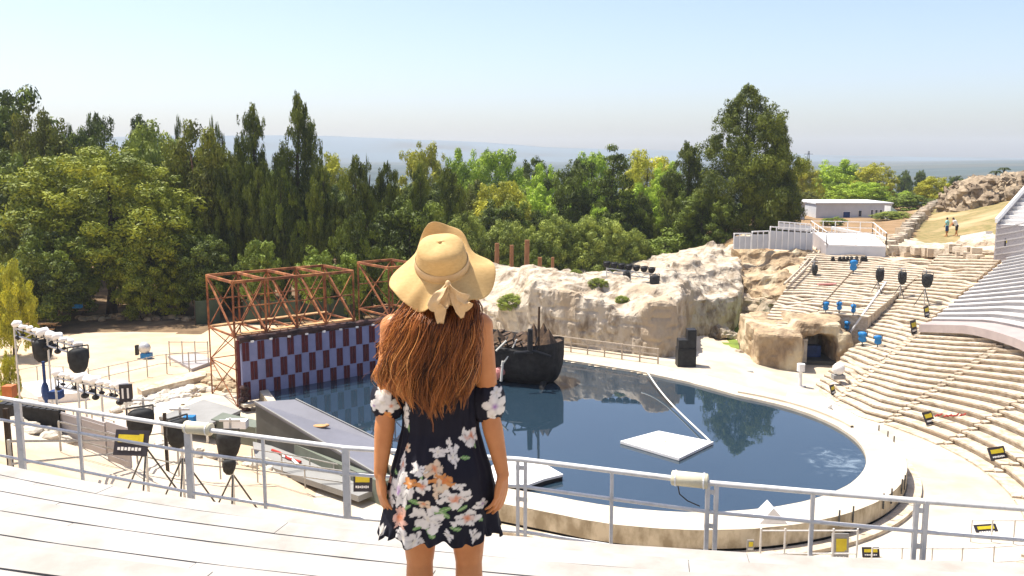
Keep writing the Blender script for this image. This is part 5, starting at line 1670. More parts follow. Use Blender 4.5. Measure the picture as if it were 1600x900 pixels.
for (u, v, n) in ((a, c, 5), (a, a2, 5), (a2, c2, 6), (c, c2, 5)):
    for h in (.55, 1.1):
        b = MB(); b.beam(u + Vector((0, 0, h)), v + Vector((0, 0, h)), .05); b.build('rail', M['white'], pf)
    for k in range(n):
        p = u.lerp(v, k / (n - 1)); b = MB(); b.beam(p, p + Vector((0, 0, 1.1)), .055); b.build('post', M['white'], pf)
# grey side screen left of the platform
a = aty(1266, 392, 77); c = aty(1290, 408, 77.5)
q0, q1 = aty(1269, 378, 84), aty(1292, 398, 78)
b = MB(); b.beam(q0 - Vector((0, 0, -.3)), q1 - Vector((0, 0, -.3)), .1, 1.4); tag(b.build('side_screen', M['hoard'], loc=q0), 'sloping grey screen between the balustrade and the white platform', 'screen')
b = MB()
u_, v_ = aty(1300, 356, 95), aty(1388, 374, 88)
b.beam(u_, v_, .3, .3); b.beam(u_ - Vector((0, 0, .6)), v_ - Vector((0, 0, .6)), .12)
for k in range(9): p = u_.lerp(v_, k / 8); b.beam(p - Vector((0, 0, 1.2)), p, .1)
tag(b.build('ramp_rail', M['white'], loc=u_), 'sloping white rail behind the white platform', 'rail')
p = aty(1362, 386, 80); b = MB(); b.ball(p, (.55, .4, .45), 8, 6); b.ball(p + Vector((.7, 0, .1)), (.5, .4, .3), 8, 6); tag(b.build('green_bundle', M['tarp'], loc=p - Vector((0, 0, .4))), 'dusty green bundle at the right end of the white platform', 'bundle')
for i, x in enumerate((1301, 1312, 1318, 1324, 1330, 1338, 1347, 1352)):
    p = surf(x, 412); b = MB(); b.box(p + Vector((0, 0, .2)), (.3, .25, .4)); b.ball(p + Vector((0, 0, .5)), (.15, .15, .14), 7, 5)
    tag(b.build('case', M['black'], loc=p), 'one of the small dark boxes lined up under the white platform', 'box', 'small dark boxes under the white platform')
# long prefabricated building
def prefab(px0, px1, pyt, pyb, Y, d, label, wins, roof_off=.2):
    a = aty(px0, pyb, Y); c = aty(px1, pyt, Y); t = empty('prefab_building', (a.x, Y, a.z), 0, label, 'building')
    zb = min(a.z, ground(a.x, Y)) - .5
    b = MB(); b.box(((a.x + c.x) / 2, Y + d / 2, (zb + c.z) / 2), (c.x - a.x, d, c.z - zb)); b.build('wall', M['bldg'], t)
    b = MB(); b.box(((a.x + c.x) / 2, Y + d / 2, c.z + .11), (c.x - a.x + .3, d + .3, .2)); b.build('roof', M['bldgroof'], t)
    for (x0, x1, y0, y1, mm) in wins:
        u, v = aty(x0, y1, Y), aty(x1, y0, Y); b = MB(); b.box(((u.x + v.x) / 2, Y - .03, (u.z + v.z) / 2), (v.x - u.x + .14, .08, v.z - u.z + .14)); f = b.build('window' if mm == 'glass' or mm == 'lilac' else 'door', M['white'] if mm != 'hoard' else M['hoard'], t)
        b = MB(); b.box(((u.x + v.x) / 2, Y - .075, (u.z + v.z) / 2), (v.x - u.x, .03, v.z - u.z)); b.build('pane', M['bluedark'] if mm == 'lilac' else M['glass'], f)
    return t
prefab(1274, 1394, 319, 353, 122, 9, 'long white prefabricated building with small windows', [(1317, 1328, 331, 340, 'lilac'), (1341, 1346, 329, 338, 'glass'), (1360, 1364, 328, 342, 'door'), (1367, 1371, 328, 336, 'glass'), (1374, 1378, 328, 336, 'glass')])
prefab(1238, 1258, 318, 349, 118, 8, 'narrow white prefabricated cabin beside the giant cypress', [])
p = aty(1402, 334, 118); b = MB(); b.raw([p + Vector(v) for v in ((-.9, 0, 1.0), (1.0, 0, -.4), (1.0, 2, -.4), (-.9, 2, 1.0), (-.9, 0, -.9), (1.0, 0, -.9), (1.0, 2, -.9), (-.9, 2, -.9))], [(0, 1, 2, 3), (4, 5, 1, 0), (5, 6, 2, 1), (6, 7, 3, 2), (7, 4, 0, 3)])
tag(b.build('lean_to', M['bldgroof'], loc=p - Vector((0, 0, .9))), 'small white sloping roof at the right end of the long building', 'shed')
# stone path wall between the fields
def rubble_wall(pts_, h, w_, label, m='ruin', seed=0, name='dry_stone_wall', jit=.25):
    P = [atg(*q) for q in pts_]
    rg = random.Random(seed); b = MB()
    for a, c in zip(P, P[1:]):
        L = (c - a).length; n = max(2, int(L / .8))
        for k in range(n):
            for lv in range(max(1, int(h / .5))):
                p = a.lerp(c, (k + rg.random() * .4) / n); z = ground(p.x, p.y)
                s_ = rg.uniform(.3, .55); hh = rg.uniform(.2, .36)
                b.box((p.x + rg.uniform(-jit, jit), p.y + rg.uniform(-jit, jit), z + .15 + lv * .45 * rg.uniform(.8, 1)), (s_ * 2, w_ * rg.uniform(.7, 1.2), hh * 2), rz=rg.uniform(-.6, .6))
    return tag(b.build(name, M[m], loc=P[0]), label, 'wall')
rubble_wall(((1392, 392), (1408, 378), (1424, 358), (1440, 340), (1452, 330), (1466, 316)), 1.3, .8, 'dry stone wall climbing between the brown field and the grass', seed=1, m='rock')
def ruin_ridge():
    rg = random.Random(12); b = MB()
    a, c = aty(1486, 322, 122), aty(1700, 262, 122)
    for i in range(420):
        t_ = rg.random(); x = a.x + (c.x - a.x) * t_; Y = 120 + rg.random() * 9
        top = interp([(1480, 292), (1510, 283), (1530, 277), (1560, 274), (1600, 267), (1700, 262)], 1486 + 214 * t_)
        zt__ = aty(1500, top + rg.uniform(-3, 3), 125).z; z0 = ground(x, Y)
        f = rg.random() ** .7
        z = z0 + (zt__ - z0) * f * (1 - (Y - 120) / 40)
        s_ = rg.uniform(.7, 1.6); b.box((x, Y + (f - .5), z), (s_ * 1.5, s_ * 1.5, s_ * .9), rz=rg.uniform(0, 1.5))
    return b
def ruinfn(b):
    rg = random.Random(2)
    for i in range(60):
        px = 1482 + i * 4; Y = 121 + 5 * math.sin(i * 1.3)
        top = interp([(1480, 300), (1496, 287), (1510, 283), (1530, 278), (1560, 275), (1600, 268), (1700, 262)], px) + rg.uniform(-3, 3)
        p = aty(px, top, Y); z0 = ground(p.x, Y) - .5
        b.box((p.x, Y, (p.z + z0) / 2), (.55, 3 + rg.random() * 3, p.z - z0))
        b.box((p.x, Y - 3, (p.z * .6 + z0 * 1.4) / 2), (.55, 4, (p.z - z0) * .6))
ru = rock_obj('stone_ruin', M['ruin'], ruinfn, (62, 121, 9), .35, .75, .55, seed=31, ledge=.3)
tag(ru, 'long crumbling brown stone ruin along the crest at the right edge', 'ruin')
# worn stone band of the upper cavea between the seating and the grass
rk = rock_obj('rock_band', M['stone'], columns([(30.5, 80), (36, 76.5), (41, 72), (44, 70.5), (45.5, 74), (40, 82), (33, 87)], lambda x, y: ground(x, y) + .5 + .5 * fbm(x * .3, y * .3, 3), .6, 3), (38, 78, 5), .3, .3, .5, seed=40, ledge=.15)
tag(rk, 'worn stone ledge between the top seats and the grass where two visitors walk', 'rock')
for (pts_, lab, h, sd_) in ((((1395, 400), (1460, 404), (1535, 407)), 'upper line of broken stone blocks along the top of the seating', 1.0, 3),):
    rubble_wall(pts_, h, .9, lab, 'stone', sd_, 'stone_blocks')
b = MB(); u_, v_ = atg(1505, 375), atg(1545, 370); b.beam(u_ + Vector((0, 0, .2)), v_ + Vector((0, 0, .3)), .6, .4); tag(b.build('stone_bench', M['white'], loc=u_), 'pale stone bench beside the two visitors', 'bench')

# pylon far away
p = aty(1263, 252, 420); t = empty('pylon', (p.x, 420, p.z - 12), 0, 'faint lattice pylon on the skyline right of the giant cypress', 'pylon')
z1 = aty(1263, 236, 420).z
b = MB()
for s_ in (-1, 1): b.beam((p.x + s_ * 1.2, 420, p.z - 12), (p.x + s_ * .2, 420, z1), .22)
for k in range(6): b.beam((p.x - 1.1 + .15 * k, 420, p.z - 10 + k * 2.5), (p.x + .9 - .1 * k, 420, p.z - 8 + k * 2.5), .15)
b.build('tower', M['darksteel'], t)
b = MB(); b.beam((p.x - 2, 420, z1 - 1.4), (p.x + 2, 420, z1 - 1.4), .2); b.build('cross_arm', M['darksteel'], t)
# palms on the crest
for px, top, lab in ((1556, 270, 'small dark palm on the crest, left of two'), (1569, 265, 'small dark palm on the crest, right of two')):
    p = aty(px, top, 160); t = empty('palm_tree', (p.x, 160, p.z - 6), 0, lab, 'tree', 'palms on the crest')
    b = MB(); b.tube([(p.x, 160, p.z - 6), (p.x, 160, p.z)], .2, 6); b.build('trunk', M['bark'], t)
    b = MB(); rg = random.Random(px)
    for k in range(14):
        a = k * .45; d = Vector((math.cos(a), math.sin(a), 0)); q = Vector((p.x, 160, p.z))
        b.beam(q, q + d * .6 + Vector((0, 0, .35)), .3, .04); b.beam(q + d * .6 + Vector((0, 0, .35)), q + d * 1.15 + Vector((0, 0, -.1)), .22, .04)
    b.build('crown', LEAF['dark'], t)

# tufts growing in the rock
for (px, py, Y, w_, lab) in ((934, 446, 64.5, 1.5, 'yellow green tuft growing on the rock outcrop left of its floodlights'), (972, 470, 61.5, 1.0, 'small green tuft on the edge of the carved rock face'), (1052, 462, 64, 1.1, 'little green tuft on the rock right of the floodlights'), (900, 428, 70, 1.0, 'small green tuft at the skyline of the rock outcrop'), (800, 476, 65, 2.2, 'pale green weeds on the rubble slope beside the hat')):
    p = aty(px, py, Y); t = empty('rock_tuft', p, 0, lab, 'plant')
    c = bpy.data.objects.new('leaves', PROTO['olive0' if px % 2 else 'olive1']); COL.objects.link(c); c.parent = t; c.scale = (w_, w_, w_ * .55); c.location = (0, 0, -w_ * .2)
# ------------------------------------------------------------ people
def mat_skin(name, c1, c2):
    m = mat(name, c1, c2, 14, .48, .0006, 160, spec=.35, lo=.3, hi=.7)
    b = m.node_tree.nodes["Principled BSDF"]
    b.inputs["Subsurface Weight"].default_value = .12
    b.inputs["Subsurface Radius"].default_value = (.012, .005, .003)
    return m
M['skin'] = mat_skin('skin', (.56, .235, .085), (.48, .185, .062))
def mat_attr(name, attr, rough, bump=None, spec=.3, aniso=0, ramp=None):
    m = bpy.data.materials.new(name); m.use_nodes = True; t = m.node_tree; b = t.nodes["Principled BSDF"]
    b.inputs["Roughness"].default_value = rough; b.inputs["Specular IOR Level"].default_value = spec
    a = t.nodes.new("ShaderNodeAttribute"); a.attribute_name = attr
    if ramp:
        cr = t.nodes.new("ShaderNodeValToRGB"); els = cr.color_ramp.elements
        for i, (p_, c_) in enumerate(ramp):
            e = els[i] if i < 2 else els.new(p_)
            e.position = p_; e.color = (*c_, 1)
        t.links.new(a.outputs["Fac"], cr.inputs[0]); t.links.new(cr.outputs[0], b.inputs["Base Color"])
    else: t.links.new(a.outputs["Color"], b.inputs["Base Color"])
    if bump:
        tc = t.nodes.new("ShaderNodeTexCoord"); n = t.nodes.new("ShaderNodeTexNoise"); n.inputs["Scale"].default_value = bump[0]; n.inputs["Detail"].default_value = 4
        bp = t.nodes.new("ShaderNodeBump"); bp.inputs["Distance"].default_value = bump[1]; bp.inputs["Strength"].default_value = .8
        t.links.new(tc.outputs["Object"], n.inputs["Vector"]); t.links.new(n.outputs[0], bp.inputs["Height"]); t.links.new(bp.outputs[0], b.inputs["Normal"])
    return m
def fused(name, parts, vox, smooth_it, m, parent, sub=None):
    """parts: closed overlapping solids; fused into one continuous skin"""
    me = bpy.data.meshes.new('tmp'); me.from_pydata(parts.v, [], parts.f); me.update()
    o = bpy.data.objects.new('tmp', me); COL.objects.link(o)
    md = o.modifiers.new('r', 'REMESH'); md.mode = 'VOXEL'; md.voxel_size = vox
    s_ = o.modifiers.new('s', 'SMOOTH'); s_.iterations = smooth_it; s_.factor = .5
    dg = bpy.context.evaluated_depsgraph_get(); dg.update()
    me2 = bpy.data.meshes.new_from_object(o.evaluated_get(dg)); bpy.data.objects.remove(o)
    me2.name = name; me2.materials.clear(); me2.materials.append(m)
    me2.polygons.foreach_set('use_smooth', [True] * len(me2.polygons))
    L = wl(parent) if parent else Vector()
    me2.transform(Matrix.Translation(-L))
    r = bpy.data.objects.new(name, me2); COL.objects.link(r); r.parent = parent
    return r
def loft(b, rings, n=24):
    """rings: centre, half width x, half depth y"""
    vs = []; fs = []
    for c, rx, ry in rings:
        for k in range(n):
            a = 2 * math.pi * k / n
            vs.append((c[0] + rx * math.cos(a), c[1] + ry * math.sin(a), c[2]))
    for i in range(len(rings) - 1):
        for k in range(n): fs.append((i * n + k, i * n + (k + 1) % n, (i + 1) * n + (k + 1) % n, (i + 1) * n + k))
    fs += [tuple(range(n - 1, -1, -1)), tuple((len(rings) - 1) * n + k for k in range(n))]
    b.raw(vs, fs)
def limb(b, pts, rs, n=14):
    b.tube(pts, rs, n)
    for p, r in zip(pts, rs): b.ball(p, r * .995, 12, 8)
TZ0 = 10.03 + .4 * 5 + .003
WY = 3.2
def W(px, py, dy=0.0): return aty(px, py, WY + dy)
wx = W(690, 600).x
woman = empty('person', (wx, WY, TZ0), 0, 'woman seen from behind in a wide straw hat and a dark floral mini dress', 'person')
def hgt(x, h, dy=0.0): return Vector((wx + x, WY + dy, TZ0 + h))
b = MB()
loft(b, [(hgt(0, .76), .09, .07), (hgt(0, .80), .148, .095), (hgt(0, .88), .142, .095), (hgt(0, .95), .122, .088), (hgt(0, 1.04), .106, .080), (hgt(0, 1.12), .110, .084),
         (hgt(0, 1.22), .118, .085), (hgt(0, 1.30), .150, .095), (hgt(0, 1.36), .142, .075), (hgt(0, 1.405), .085, .06), (hgt(0, 1.43), .055, .052)], 28)
limb(b, [hgt(0, 1.38, .0), hgt(.002, 1.50, .0)], [.056, .052])
# head, turned away towards the stage, with a face
hc = hgt(.003, 1.575, .015)
b.ball(hc, (.076, .096, .098), 24, 16); b.ball(hc + Vector((0, .035, -.045)), (.056, .06, .062), 20, 12)
b.ball(hc + Vector((0, .075, -.095)), (.026, .024, .02), 12, 8)
b.tube([hc + Vector((0, .092, .015)), hc + Vector((0, .112, -.022)), hc + Vector((0, .096, -.03))], [.009, .014, .011], 10)
b.ball(hc + Vector((0, .088, -.055)), (.022, .013, .007), 12, 6); b.ball(hc + Vector((0, .087, -.066)), (.019, .012, .007), 12, 6)
for s_ in (-1, 1):
    b.ball(hc + Vector((s_ * .078, .0, -.012)), (.010, .02, .03), 10, 8)
    b.ball(hc + Vector((s_ * .04, .07, -.02)), (.024, .02, .02), 10, 8)
# arms
def arm(sh, el, wr, side):
    up = [sh + Vector((-side * .045, 0, .012)), sh, sh.lerp(el, .3), sh.lerp(el, .7), el]
    limb(b, up, [.050, .052, .046, .040, .036])
    fo = [el, el.lerp(wr, .25), el.lerp(wr, .6), wr]
    limb(b, fo, [.036, .038, .031, .0235])
    b.ball(sh + Vector((-side * .035, 0, .0)), (.062, .056, .052), 14, 10)
L_sh, L_el, L_wr = W(615, 512, .0), W(603, 646, -.02), W(594, 741, -.05)
R_sh, R_el, R_wr = W(749, 510, .0), W(765, 648, -.015), W(786, 742, -.06)
arm(L_sh, L_el, L_wr, -1); arm(R_sh, R_el, R_wr, 1)
def hand(wr, down, back, side, curl):
    """down: towards the fingers, back: out of the back of the hand; side: thumb side"""
    down = down.normalized(); back = (back - down * back.dot(down)).normalized(); sd_ = down.cross(back).normalized() * side
    pc = wr + down * .045
    for k in range(4):   # palm from four metacarpals
        o = sd_ * (.030 - .020 * k)
        kn = wr + down * (.086 - .004 * abs(k - 1)) + o
        b.tube([wr + o * .45, wr + down * .045 + o * .85, kn], [.0155, .0135, .0110], 9)
        l = (.040, .045, .042, .032)[k]; d = down.copy(); p = kn
        r = .0092 - .0006 * k
        pts = [p]; ax_ = sd_
        for q, ll in enumerate((l, l * .62, l * .5)):
            ang = curl * (.35 + .5 * q + .10 * k)
            dd = (down * math.cos(ang) - back * math.sin(ang) + sd_ * (.10 - .07 * k)).normalized()
            p = p + dd * ll; pts.append(p)
        b.tube(pts, [r * 1.1, r, r * .92, r * .7], 9)
        for p_, r_ in zip(pts, [r * 1.12, r * 1.05, r * .95, r * .72]): b.ball(p_, r_, 9, 7)
    t0 = wr + down * .025 + sd_ * .022 - back * .006
    t1 = t0 + (down * .6 + sd_ * .62 - back * .35).normalized() * .040
    t2 = t1 + (down * .85 + sd_ * .25 - back * .30).normalized() * .030
    t3 = t2 + (down * .95 + sd_ * .05 - back * .25).normalized() * .024
    b.tube([t0, t1, t2, t3], [.0165, .0125, .0105, .008], 10)
    for p_, r_ in zip((t1, t2, t3), (.0128, .0108, .0082)): b.ball(p_, r_, 9, 7)
hand(L_wr, (W(598, 790, -.055) - L_wr), Vector((-1, -.45, 0)), 1, .55)
hand(R_wr, (W(779, 800, -.065) - R_wr), Vector((.9, -.5, 0)), -1, .6)
# legs standing on the boards
for s_, kx, hx_ in ((-1, 657, 664), (1, 733, 727)):
    hp_ = hgt(s_ * .085, .80); kn = W(kx, 930, .005); kn.z = TZ0 + .46
    an = Vector((kn.x + s_ * .004, WY - .015, TZ0 + .085))
    limb(b, [hp_, hp_.lerp(kn, .35), hp_.lerp(kn, .75), kn], [.088, .080, .063, .052], 18)
    limb(b, [kn, kn.lerp(an, .3) + Vector((0, -.012, 0)), kn.lerp(an, .7), an], [.050, .053, .036, .030], 16)
    limb(b, [an, Vector((an.x, an.y - .03, TZ0 + .032)), Vector((an.x + s_ * .006, an.y + .06, TZ0 + .038)), Vector((an.x + s_ * .014, an.y + .15, TZ0 + .022))], [.030, .030, .030, .022], 14)
    for k in range(5):
        q = Vector((an.x + s_ * .014 + (k - 2) * .015, an.y + .165 - abs(k - 1.5 - .5 * s_) * .006, TZ0 + .014))
        b.tube([q - Vector((0, .03, -.004)), q + Vector((0, .012, 0))], [.011, .009], 8); b.ball(q + Vector((0, .012, 0)), .0092, 8, 6)
body = fused('body', b, .0052, 3, M['skin'], woman)
for s_ in (-1, 1):
    e = MB(); e.ball(hc + Vector((s_ * .031, .088, .012)), (.012, .008, .007), 12, 8); e.build('eye', M['white'], woman, smooth=True)
e = MB(); e.tube([hc + Vector((-.02, .099, -.0585)), hc + Vector((0, .1035, -.0595)), hc + Vector((.02, .099, -.0585))], [.002, .0055, .002], 8); e.build('lips', M['pink'], woman, smooth=True)
for s_ in (-1, 1):
    e = MB(); q = Vector((woman.location.x + s_ * .0, WY, TZ0)); kx = W(657 if s_ < 0 else 733, 930).x
    e.prism([(kx + s_ * .012 + .042 * math.cos(a) * (1 if math.sin(a) > 0 else .8), WY + .05 + .135 * math.sin(a)) for a in [2 * math.pi * k / 20 for k in range(20)]], TZ0 - .001, TZ0 + .012)
    e.build('sandal', M['plank'], woman)

# dress, with the flowers printed on it
rows = [(600, 688, 58, .100), (622, 688, 59, .108), (650, 688, 59, .106), (680, 688, 60.5, .106), (715, 689, 69, .122), (745, 690, 78, .135), (775, 689, 84, .140), (805, 688, 87, .142), (830, 687, 91, .146), (850, 687, 95, .150)]
NF = 300; NR = 170
def rowat(py):
    return [interp([(r[0], r[i]) for r in rows], py) for i in (1, 2, 3)]
flowers = [  # column, row, size in the view, kind
    (229, 768 - 0, 0, 'x')]
FL = [(628, 768, 27, 'W', 'p'), (633, 728, 13, 'W', 'o'), (660, 731, 12, 'W', 'w'), (690, 704, 11, 'W', 'w'), (712, 710, 13, 'W', 'w'), (684, 729, 14, 'C', 'o'), (697, 747, 13, 'O', 'o'), (667, 756, 12, 'W', 'o'),
      (692, 758, 13, 'C', 'w'), (718, 775, 17, 'W', 'o'), (675, 808, 22, 'W', 'w'), (630, 812, 16, 'P', 'o'), (734, 810, 15, 'W', 'o'), (636, 838, 11, 'W', 'w'), (653, 841, 11, 'W', 'w'), (600, 836, 9, 'W', 'w'),
      (737, 685, 18, 'W', 'o'), (637, 652, 15, 'W', 'w'), (642, 700, 7, 'C', 'o'), (756, 792, 10, 'W', 'p'), (614, 792, 10, 'W', 'w'), (745, 835, 8, 'W', 'w'), (722, 756, 7, 'W', 'w'), (668, 785, 8, 'C', 'o'), (705, 690, 6, 'W', 'w'),
      (607, 760, 9, 'P', 'o'), (648, 752, 10, 'O', 'w'), (705, 835, 7, 'W', 'w')]
LV = [(653, 781, 9, .5), (696, 793, 11, -.4), (610, 789, 9, .9), (716, 822, 7, .3), (742, 697, 9, 1.2), (677, 829, 10, 1.0), (730, 715, 8, .2), (700, 800, 8, .8), (641, 792, 8, -.7), (622, 742, 7, .4), (664, 741, 6, 1.3), (727, 792, 7, -.5), (640, 672, 8, 1.1), (752, 815, 7, .9), (660, 822, 8, -.2)]
def arc_of(px, py):
    cx, hw, dp = rowat(py); return math.asin(max(-.97, min(.97, (px - cx) / hw)))
FLW = [(arc_of(x, y), y, s_, k, c) for x, y, s_, k, c in FL]
LVW = [(arc_of(x, y), y, s_, a) for x, y, s_, a in LV]
rg = random.Random(9)
for i in range(34):      # the front of the skirt, which faces the stage
    FLW.append((rg.uniform(1.9, 4.3), rg.uniform(690, 845), rg.uniform(9, 22), rg.choice('WWCP'), rg.choice('opw')))
CW = {'W': (.72, .68, .62), 'C': (.68, .52, .36), 'O': (.62, .26, .08), 'P': (.70, .42, .32)}
CC_ = {'o': (.60, .17, .05), 'p': (.26, .10, .34), 'w': (.62, .56, .42)}
def print_col(phi, py):
    col = (.010, .010, .018)
    for a0, y0, s_, an in LVW:
        dx = (phi - a0) * 66; dy = py - y0
        if abs(dx) > 16 or abs(dy) > 16: continue
        u = dx * math.cos(an) + dy * math.sin(an); v = -dx * math.sin(an) + dy * math.cos(an)
        if (u / s_) ** 2 + (v / (s_ * .38)) ** 2 < 1: col = (.16, .30, .10) if abs(v) > .6 else (.38, .46, .25)
    for i, (a0, y0, s_, k, c) in enumerate(FLW):
        d = phi - a0
        if d > math.pi: d -= 2 * math.pi
        if d < -math.pi: d += 2 * math.pi
        dx = d * 66; dy = py - y0
        if abs(dx) > s_ * 1.6 or abs(dy) > s_ * 1.6: continue
        nv = noise.noise_vector(Vector((phi * 9, py * .11, i * 2.3))); nv2 = noise.noise_vector(Vector((phi * 25, py * .30, i)))
        dx = (dx + nv.x * s_ * .34 + nv2.x * s_ * .10) * (1 + .35 * math.sin(i * 1.9)); dy = (dy + nv.y * s_ * .34 + nv2.y * s_ * .10) * (1 - .25 * math.sin(i * 1.9))
        r = math.hypot(dx, dy); th = math.atan2(dy, dx)
        n = 5 if s_ > 8 else 4
        pet = abs(math.cos(n / 2 * th + i * 1.3))
        rm = s_ * (.52 + .50 * pet ** .7) * (1 + .12 * math.sin(3 * th + i))
        if r < rm:
            base = CW[k]; cc = CC_[c]
            t_ = max(0, 1 - r / (s_ * (.30 if c != 'o' else .46))) ** .8
            sh = .72 + .28 * pet if r > s_ * .25 else 1
            col = tuple(base[q] * sh * (1 - t_) + cc[q] * t_ for q in range(3))
            if pet < .16 and r > s_ * .3: col = (.20, .18, .17)
    return col
vs = []; cols = []; fs = []
for j in range(NR + 1):
    py = 600 + 250 * j / NR
    cx, hw, dp = rowat(py)
    c = W(cx, py, 0); c.z = W(cx, py, -dp * .85).z; hwm = hw / FPX * (WY * 1.03)
    fl_ = sst(700, 850, py)
    for k in range(NF):
        phi = 2 * math.pi * k / NF       # 0 looks at the camera
        wv = math.sin(9 * phi + .6) * .5 + math.sin(14 * phi + 2) * .3 + .4 * math.sin(5 * phi)
        ruf = .017 * fl_ ** 2 * wv + .006 * sst(828, 850, py) * math.sin(34 * phi)
        fold = (.0035 * math.sin(23 * phi + py * .01) + .004 * noise.noise(Vector((phi * 4, py * .035, 3))) + .003 * math.sin(11 * phi + py * .05)) * (1 - .5 * fl_) * sst(610, 640, py) * .6
        x = c.x + (hwm + ruf + fold) * math.sin(phi); y = c.y - (dp + ruf + fold) * math.cos(phi) + .0
        z = c.z + (.012 * math.sin(7 * phi + 1) + .010 * math.sin(16 * phi)) * sst(800, 850, py)
        if py < 612: z -= .012 * math.cos(2 * phi)
        y -= .022 * math.exp(-((py - 752) / 40) ** 2) * max(0, math.cos(phi)) * (1 - .35 * math.exp(-(phi if phi < math.pi else phi - 2 * math.pi) ** 2 / .04))
        vs.append((x, y, z)); cols.append(print_col(phi if phi < math.pi * 1.35 else phi - 2 * math.pi, py + 0.0))
for j in range(NR):
    for k in range(NF): fs.append((j * NF + k, j * NF + (k + 1) % NF, (j + 1) * NF + (k + 1) % NF, (j + 1) * NF + k))
M['dress'] = mat_attr('dress', 'print', .75, (90, .0012), .2)
def colored(name, vs, fs, cols, m, parent):
    me = bpy.data.meshes.new(name); L = wl(parent)
    me.from_pydata([tuple(Vector(v) - L) for v in vs], [], fs); me.update(); me.materials.append(m)
    a = me.color_attributes.new('print', 'FLOAT_COLOR', 'POINT'); a.data.foreach_set('color', np.array([(*c, 1) for c in cols], 'f').reshape(-1))
    me.polygons.foreach_set('use_smooth', [True] * len(fs))
    o = bpy.data.objects.new(name, me); COL.objects.link(o); o.parent = parent
    sm_ = o.modifiers.new('t', 'SOLIDIFY'); sm_.thickness = .002; sm_.offset = -1
    return o
dress = colored('dress', vs, [f[::-1] for f in fs], cols, M['dress'], woman)
# puffed sleeves worn off the shoulder
def sleeve(a, e, spots, seed):
    NA, NS = 90, 46; vs = []; fs = []; cols = []
    ax_ = (e - a); L = ax_.length; ax_.normalize(); r0 = ax_.cross(Vector((0, 1, 0))).normalized(); q0 = ax_.cross(r0)
    for j in range(NS + 1):
        t_ = j / NS
        rad = .047 + .019 * math.sin(math.pi * min(1, t_ * 1.06)) ** .6
        for k in range(NA):
            phi = 2 * math.pi * k / NA
            rr = rad * (1 + .05 * math.sin(11 * phi + seed) * (abs(t_ - .5) * 1.6) + .03 * math.sin(5 * phi + 3 * t_))
            p = a + ax_ * (t_ * L) + (r0 * math.cos(phi) + q0 * math.sin(phi)) * rr
            vs.append(p); col = (.012, .012, .02)
            d = cam.location - p
            for (sx, sz, s_, kd, cc) in spots:       # spots given in metres from the sleeve's middle
                dx = (p.x - (a.x + e.x) / 2) - sx; dz = (p.z - (a.z + e.z) / 2) - sz
                r = math.hypot(dx, dz); th = math.atan2(dz, dx); pet = abs(math.cos(2.5 * th + seed))
                if r < s_ * (.62 + .4 * pet):
                    c0 = CW[kd]; c1 = CC_[cc]; m_ = max(0, 1 - r / (s_ * .35)); col = tuple(c0[q] * (.8 + .2 * pet) * (1 - m_) + c1[q] * m_ for q in range(3))
            cols.append(col)
    for j in range(NS):
        for k in range(NA): fs.append((j * NA + k, j * NA + (k + 1) % NA, (j + 1) * NA + (k + 1) % NA, (j + 1) * NA + k))
    return colored('sleeve', vs, fs, cols, M['dress'], woman)
sleeve(W(608, 602, 0), W(605, 650, 0), [(-.012, .012, .042, 'W', 'w'), (.02, -.002, .030, 'W', 'o'), (.004, -.040, .018, 'O', 'o'), (-.045, -.005, .02, 'W', 'p'), (-.01, .045, .03, 'W', 'w')], 1)
sleeve(W(759, 600, 0), W(763, 654, 0), [(.030, -.004, .046, 'W', 'p'), (.035, .045, .022, 'W', 'w'), (.020, -.040, .016, 'W', 'w')], 2)

# hair: waved locks
M['hair'] = mat_attr('hair', 'tint', .36, None, .45, ramp=[(0, (.045, .016, .006)), (1, (.90, .44, .14)), (.45, (.36, .118, .028)), (.75, (.64, .25, .062))])
rg = np.random.default_rng(5)
def lockpts(s, yend, lay):
    lb = [(440, 658), (462, 646), (480, 632), (500, 619), (520, 611), (560, 600), (590, 592), (612, 598), (640, 622)]
    rb = [(440, 722), (462, 736), (480, 746), (500, 745), (520, 743), (560, 741), (590, 737), (612, 731), (650, 722)]
    P_ = []
    n = 22
    for i in range(n):
        t_ = i / (n - 1); py = 450 + (yend - 450) * t_
        l, r_ = interp(lb, py), interp(rb, py)
        px = l + (r_ - l) * s
        arch = math.sin(math.pi * (.08 + .84 * s))
        dy = -.046 - .070 * sst(470, 515, py) * (.35 + .65 * arch) - .022 * sst(520, 600, py) - .020 * lay
        if s < .12: dy += .03
        P_.append(W(px, py, dy))
    return P_
vs = []; fs = []; tint = []
NL = 150
